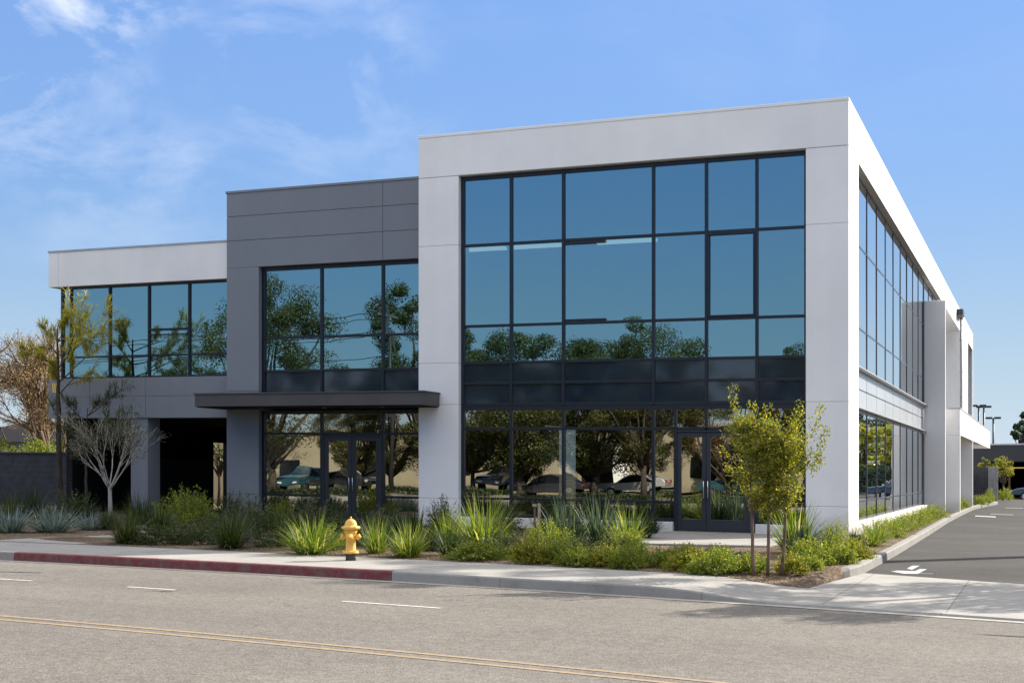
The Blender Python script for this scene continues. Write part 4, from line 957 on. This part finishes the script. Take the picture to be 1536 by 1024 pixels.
# walls and far buildings
wl = MB().box(-80, -28.72, 38.6, 38.8, -.1, 2.06); wl.box(-80, -28.72, 38.56, 38.84, 2.06, 2.12)
o = wl.build('block_wall', 'dark_block', origin=(-40, 38.7, 0), graded=True); o.location = (-40, 38.7, 0); tag(o, 'long black concrete block wall behind the plants at the left', 'wall')
o = MB().box(-35.3, -35, 44, 58, -.1, 3.6).build('garden_wall', 'tan_stucco', origin=(-35.15, 51, 0), graded=True); o.location = (-35.15, 51, 0); tag(o, 'beige rendered wall seen through the gap at the back of the carport', 'wall')
hs = thing('house', 'dark roofed house behind the black wall and winter tree', 'house', (-54.3, 62, gz(-54.3, 0)))
MB().box(-4.5, 4.5, -3.5, 3.5, 0, 2.9).build('wall', 'grey_stucco', hs)
mb = MB(); a = [(-5, -4, 2.85), (5, -4, 2.85), (5, 4, 2.85), (-5, 4, 2.85)]; r0, r1 = (-2, 0, 4.1), (1.5, 0, 4.1)
mb.face([a[0], a[1], r1, r0]); mb.face([a[1], a[2], r1]); mb.face([a[2], a[3], r0, r1]); mb.face([a[3], a[0], r0]); mb.face(a[::-1])
mb.build('roof', 'roof_shingle', hs)
for x in (-2.5, 1.8): f = MB().box(x-.6, x+.6, -3.55, -3.45, 1.0, 2.2).build('window', 'car_glass', hs)
gb = thing('garage_building', 'dark grey flat roofed garage with a black opening at the lot end', 'building', (-3, 98, gz(-3, 0)))
mb = MB(); mb.box(-7, -.62, 0, 12, -.3, 3.7); mb.box(-.62, 3.15, 0, 12, 2.55, 3.7); mb.box(2.9, 3.15, 0.005, 12, -.3, 2.545)
mb.build('wall', 'dark_stucco', gb); MB().box(-.6, 2.9, 9, 9.2, -.3, 2.54).build('back_wall', 'carport_black', gb)
MB().box(-7.05, 3.2, -.05, 12.05, 3.7, 3.8).build('coping', 'coping', gb); MB().box(-.6, 2.9, -.03, .03, 2.08, 2.16).build('door_rail', 'gold_paint', gb)
e = thing('bin_enclosure', 'black block bin enclosure with a pale grey corner pier beside the lot', 'enclosure', (-3.3, 88.6, gz(-3.3, 0)))
MB().box(-3.6, -.05, 0, .2, 0, 2.12).build('wall', 'dark_block', e); MB().box(-.2, -.01, .2, 4, 0, 2.12).build('wall', 'dark_block', e); MB().box(-.05, .52, -.35, .0, 0, 2.14).build('pier', 'grey_block', e, bevel=.01)
pt = thing('wooden_post', 'brown wooden post with a short cross bar beside the small far tree', 'post', (-2.18, 91, gz(-2.18, 0)))
MB().box(-.06, .06, -.06, .06, -.2, 1.75).build('post', 'old_wood', pt); MB().box(-.12, .2, -.07, .07, 1.75, 1.83).build('cross_bar', 'old_wood', pt)
def lamp(label, x, y, h):
    t = thing('lot_lamp', label, 'lamp post', (x, y, gz(x, 0)), 0, 'parking lot lamp posts'); MB().tube([(0, 0, 0), (0, 0, h)], [.1, .075], 10).build('pole', 'pole_metal', t)
    for s in (-1, 1):
        mb = MB(); mb.box(s*.08, s*.62, -.18, .18, h-.05, h+.12); mb.box(0, s*.08, -.03, .03, h-.02, h+.04); mb.build('lamp_head', 'pole_metal', t, bevel=.02)
lamp('twin head lot lamp seen just right of the building end, left of a close pair', -5.32, 120, 7.45); lamp('twin head lot lamp, right of a close pair by the building end', -4.95, 121, 7.4); lamp('twin head lot lamp standing alone above the garage roof', -4.15, 120, 6.4)

# cars
def car(label, loc, rz, paint, kind='sedan', group='cars parked across the street'):
    t = thing('parked_car', label, 'car', loc, rz, group)
    if kind == 'sedan':
        side = [(-2.35, .45), (-2.38, .75), (-2.2, .92), (-1.55, .98), (-.95, 1.38), (-.4, 1.47), (.35, 1.44), (1.1, .98), (2.0, .86), (2.32, .68), (2.36, .42)]
        win = [(-1.42, .99), (-.9, 1.33), (-.38, 1.41), (.3, 1.38), (.95, .98)]
    else:
        side = [(-2.3, .5), (-2.36, .95), (-2.2, 1.15), (-2.0, 1.68), (-1.7, 1.78), (.1, 1.76), (.85, 1.2), (2.0, 1.05), (2.3, .85), (2.34, .48)]
        win = [(-1.95, 1.18), (-1.8, 1.62), (-1.6, 1.7), (.05, 1.68), (.7, 1.18)]
    mb = MB(); n = len(side)
    def hw(z): return .90 if z < 1.0 else .90 - (z-1.0)*.42
    L = [(x, -hw(z), z) for x, z in side]; Rr = [(x, hw(z), z) for x, z in side]
    mb.face(L); mb.face(Rr[::-1])
    for i in range(n): j = (i+1) % n; mb.face([L[j], L[i], Rr[i], Rr[j]])
    weld(mb.build('body', paint, t, bevel=.05, segs=2))
    for s in (-1, 1):
        f = [(x, s*(hw(z)+.008), z) for x, z in win]; mid = MB(); mid.face(f if s < 0 else f[::-1]); mid.build('side_window', 'car_glass', t)
    m = MB(); a, b = (win[-1], win[-2]); m.face([(a[0]+.14, -.72, a[1]), (a[0]+.14, .72, a[1]), (b[0]+.09, .62, b[1]), (b[0]+.09, -.62, b[1])]); m.build('windscreen', 'car_glass', t)
    for x in (-1.4, 1.45):
        for s in (-1, 1):
            w = MB(); w.tube([(x, s*.70, .33), (x, s*.72, .33), (x, s*.91, .33), (x, s*.92, .33)], [.30, .33, .33, .30], 20); wh = w.build('wheel', 'rubber', t)
            r = MB(); r.tube([(x, s*.915, .33), (x, s*.93, .33)], [.2, .19], 14); r.build('rim', 'steel', wh)
    for s in (-1, 1):
        MB().box(2.25, 2.34, s*.55-.17, s*.55+.17, .62, .74).build('headlight', 'lamp_clear', t); MB().box(-2.39, -2.33, s*.6-.15, s*.6+.15, .7, .84).build('tail_light', 'lamp_red', t)
    return t
def cat_(x, y): return (x, y, gz(x, 0))
car('dark teal hatch car parked across the street, mirrored at the left storefront edge', cat_(-47.6, -14), R(90), 'car_teal', 'suv')
car('black sedan parked across the street, mirrored left of the glass doors', cat_(-44.2, -13.5), R(4), 'car_black')
car('dark blue car parked across the street, mirrored right of the left glass doors', cat_(-36.6, -14.2), R(80), 'car_blue', 'suv')
car('black high car parked across the street, mirrored beside the left white pier', cat_(-32.2, -14), R(92), 'car_black', 'suv')
car('dark sedan parked lengthwise across the street, mirrored in the middle bay', cat_(-28.2, -12), R(184), 'car_black')
car('pale silver sedan parked across the street, mirrored behind the dark one', cat_(-23.6, -14.5), R(178), 'car_silver')
car('dark teal car parked across the street, mirrored in the right glass door', cat_(-17.2, -14), R(176), 'car_teal', 'suv')
car('dark red car parked across the street, mirrored in the far right bay', cat_(-12.4, -15), R(95), 'car_red')
tag(car('pale grey car with its rounded bonnet showing before the black garage opening', (0.15, 96, gz(0, 0)-.1), R(180), 'car_blue', group='cars by the garage'), 'pale grey blue car with its bonnet showing before the black garage opening')
# beige building across the street
bb = thing('beige_building', 'long low beige building across the street, seen only as a mirror image', 'building', (-38, -29, gz(-38, -.05)))
mb = MB(); mb.box(-27, 5.0, -10, 0, 0, 4.6); mb.box(5.0, 9.0, -10, -1.8, 0, 4.6); mb.box(5.0, 9.0, -1.8, 0, 3.3, 4.6); mb.box(9.0, 22.5, -10, 0, 0, 4.4)
mb.build('wall', 'beige_stucco', bb); MB().box(-27.2, 22.7, -10.2, .2, 4.6, 4.75).build('coping', 'beige_stucco', bb)
MB().box(5.3, 8.7, -1.82, -1.76, .3, 2.4).build('window', 'car_glass', bb); MB().box(8.4, 9.5, .005, .35, 0, 3.3).build('column', 'white_stucco', bb)
for x in (-20, -12, -4, 15): MB().box(x-.9, x+.9, .0, .04, 1.0, 2.5).build('window', 'car_glass', bb)
hg = MB(); rh = random.Random(19)
for i in range(6000):
    leafquad(hg, Vector((rh.uniform(-70, -8), rh.uniform(-7.3, -6.5), rh.uniform(0, .32))), rvec(rh), rvec(rh), .22, .12)
o = hg.build('low_hedge', 'leaf_dark', graded=True); tag(o, 'low dark hedge strip along the opposite pavement, mirrored below the cars', 'hedge')
# utility poles and wires
def upole(label, x, y):
    t = thing('utility_pole', label, 'utility pole', (x, y, gz(x, 0)), 0, 'utility poles across the street'); MB().tube([(0, 0, 0), (0, 0, 11.3)], [.12, .08], 10).build('pole', 'pole_metal', t)
    MB().box(-.05, .05, -1.1, 1.1, 10.6, 10.72).build('cross_arm', 'old_wood', t); MB().box(-.05, .05, -.8, .8, 9.6, 9.7).build('cross_arm', 'old_wood', t)
upole('wooden utility pole across the street beside the dense dark tree', -36.3, -5.3); upole('wooden utility pole across the street, far to the left', -88, -5.3)
for dy, z in ((-1.0, 10.75), (1.0, 10.75), (-.7, 9.72), (.7, 9.72), (0, 8.3)):
    pts = []
    for k in range(25):
        s = k/24; x = -36.3 + (-88+36.3)*s; pts.append((x, -5.3+dy, z + slope(-36.3)*(1-s) + slope(-88)*s - 1.1*4*s*(1-s)))
    o = MB().tube(pts, .022, 4).build('power_line', 'wire'); tag(o, {(-1.0, 10.75): 'upper power line on the road side of the cross arm'}.get((dy, z), 'power line strung between the two utility poles across the street'), 'power line', 'power lines between the utility poles')

# ------------------------------------------------------------------ sky, sun, camera
SUN_EL, SUN_AZ = R(31), math.atan2(.617, .787)
w = bpy.data.worlds.new('World'); SC.world = w; w.use_nodes = True; nt = w.node_tree; nt.nodes.clear()
out = N(nt, 'ShaderNodeOutputWorld'); bg = N(nt, 'ShaderNodeBackground'); bg.inputs['Strength'].default_value = .12
sky = N(nt, 'ShaderNodeTexSky', sky_type='NISHITA', sun_disc=False); sky.sun_elevation = SUN_EL; sky.sun_rotation = SUN_AZ; sky.altitude = 50; sky.air_density = 1.0; sky.dust_density = .15; sky.ozone_density = 4.0
tc = N(nt, 'ShaderNodeTexCoord'); sp = N(nt, 'ShaderNodeSeparateXYZ'); nt.links.new(tc.outputs['Generated'], sp.inputs[0])
zz = maths(nt, 'MAXIMUM', maths(nt, 'ADD', sp.outputs[2], .12), .02)
cb = N(nt, 'ShaderNodeCombineXYZ'); nt.links.new(maths(nt, 'DIVIDE', sp.outputs[0], zz), cb.inputs[0]); nt.links.new(maths(nt, 'DIVIDE', sp.outputs[1], zz), cb.inputs[1])
yp = maths(nt, 'MAXIMUM', sp.outputs[1], .05); uu = maths(nt, 'DIVIDE', sp.outputs[0], yp)
c3 = N(nt, 'ShaderNodeCombineXYZ'); nt.links.new(uu, c3.inputs[0]); nt.links.new(sp.outputs[2], c3.inputs[1])
mp = N(nt, 'ShaderNodeMapping'); mp.inputs['Rotation'].default_value = (0, 0, R(16)); mp.inputs['Scale'].default_value = (5.2, 15, 1); mp.inputs['Location'].default_value = (.4, 2.35, 0); nt.links.new(c3.outputs[0], mp.inputs['Vector'])
nd = N(nt, 'ShaderNodeTexNoise'); nd.inputs['Scale'].default_value = 1.0; nd.inputs['Detail'].default_value = 10; nd.inputs['Roughness'].default_value = .62; nd.inputs['Distortion'].default_value = .35; nt.links.new(mp.outputs[0], nd.inputs['Vector'])
c2 = noise_tex(nt, cb.outputs[0], .55, 3, .5)
mp2 = N(nt, 'ShaderNodeMapping'); mp2.inputs['Scale'].default_value = (6, 9, 1); mp2.inputs['Location'].default_value = (7.3, .6, 0); nt.links.new(c3.outputs[0], mp2.inputs['Vector'])
big = ramp(nt, noise_tex(nt, mp2.outputs[0], .8, 2, .5), [(.36, (0, 0, 0, 1)), (.54, (1, 1, 1, 1))])
left = maths(nt, 'MINIMUM', maths(nt, 'MAXIMUM', maths(nt, 'MULTIPLY', maths(nt, 'ADD', uu, .38), -2.4), .06), 1.0)
topm = maths(nt, 'MINIMUM', maths(nt, 'MAXIMUM', maths(nt, 'MULTIPLY', maths(nt, 'SUBTRACT', sp.outputs[2], .14), 7.0), 0.0), 1.0)
mask = maths(nt, 'MULTIPLY', maths(nt, 'MULTIPLY', ramp(nt, nd.outputs['Fac'], [(.45, (0, 0, 0, 1)), (.70, (1, 1, 1, 1))]), big), maths(nt, 'MULTIPLY', maths(nt, 'MULTIPLY', left, topm), maths(nt, 'MINIMUM', maths(nt, 'MAXIMUM', maths(nt, 'MULTIPLY', maths(nt, 'SUBTRACT', sp.outputs[1], .15), 4.0), 0.0), 1.0)))
bw = N(nt, 'ShaderNodeRGBToBW'); nt.links.new(sky.outputs[0], bw.inputs[0])
fac = maths(nt, 'DIVIDE', 2.2, maths(nt, 'ADD', 1.0, maths(nt, 'MULTIPLY', bw.outputs[0], .85)))
vm = N(nt, 'ShaderNodeVectorMath', operation='SCALE'); nt.links.new(sky.outputs[0], vm.inputs[0]); nt.links.new(fac, vm.inputs['Scale'])
tint = mixc(nt, 1.0, vm.outputs[0], (.95, .97, 1.07, 1), 'MULTIPLY')
low = maths(nt, 'POWER', maths(nt, 'MAXIMUM', maths(nt, 'SUBTRACT', 1.0, maths(nt, 'DIVIDE', maths(nt, 'MAXIMUM', sp.outputs[2], 0.0), .22)), 0.0), 1.6)
tint = mixc(nt, maths(nt, 'MULTIPLY', low, .85), tint, (2.6, 3.25, 4.0, 1))          # paler air near the horizon
high = ramp(nt, sp.outputs[2], [(.40, (0, 0, 0, 1)), (.72, (1, 1, 1, 1))])
overhead_fill = mixc(nt, .35, high, mixc(nt, 1.0, high, ramp(nt, c2, [(.3, (0, 0, 0, 1)), (.6, (1, 1, 1, 1))]), 'MULTIPLY'))
tint = mixc(nt, maths(nt, 'MULTIPLY', overhead_fill, .9), tint, (7.9, 7.6, 7.2, 1))           # brightness added overhead, out of view, to fill the shaded front
cl = mixc(nt, maths(nt, 'MULTIPLY', mask, .9), tint, (4.2, 4.4, 4.8, 1))
nt.links.new(cl, bg.inputs['Color']); nt.links.new(bg.outputs[0], out.inputs['Surface'])
sd = bpy.data.lights.new('sun', 'SUN'); sd.energy = 4.8; sd.angle = R(.53); sd.color = (1, .93, .82)
so = bpy.data.objects.new('sun', sd); COL.objects.link(so)
dirv = Vector((math.sin(SUN_AZ)*math.cos(SUN_EL), math.cos(SUN_AZ)*math.cos(SUN_EL), math.sin(SUN_EL)))
so.rotation_euler = dirv.to_track_quat('Z', 'Y').to_euler(); so.location = dirv*60
cam = bpy.data.cameras.new('camera'); co = bpy.data.objects.new('camera', cam); COL.objects.link(co)
co.location = (0, 0, 1.7547); co.rotation_euler = (R(90), 0, R(21.92))
cam.sensor_width = 36; cam.lens = 36*1990/1536; cam.shift_y = (710-512)/1536; cam.clip_end = 3000
SC.camera = co
SC.view_settings.view_transform = 'Standard'; SC.view_settings.look = 'None'; SC.view_settings.exposure = 1.06; SC.view_settings.gamma = 1
SC.cycles.max_bounces = 8; SC.cycles.transparent_max_bounces = 12; SC.cycles.caustics_reflective = False; SC.cycles.caustics_refractive = False
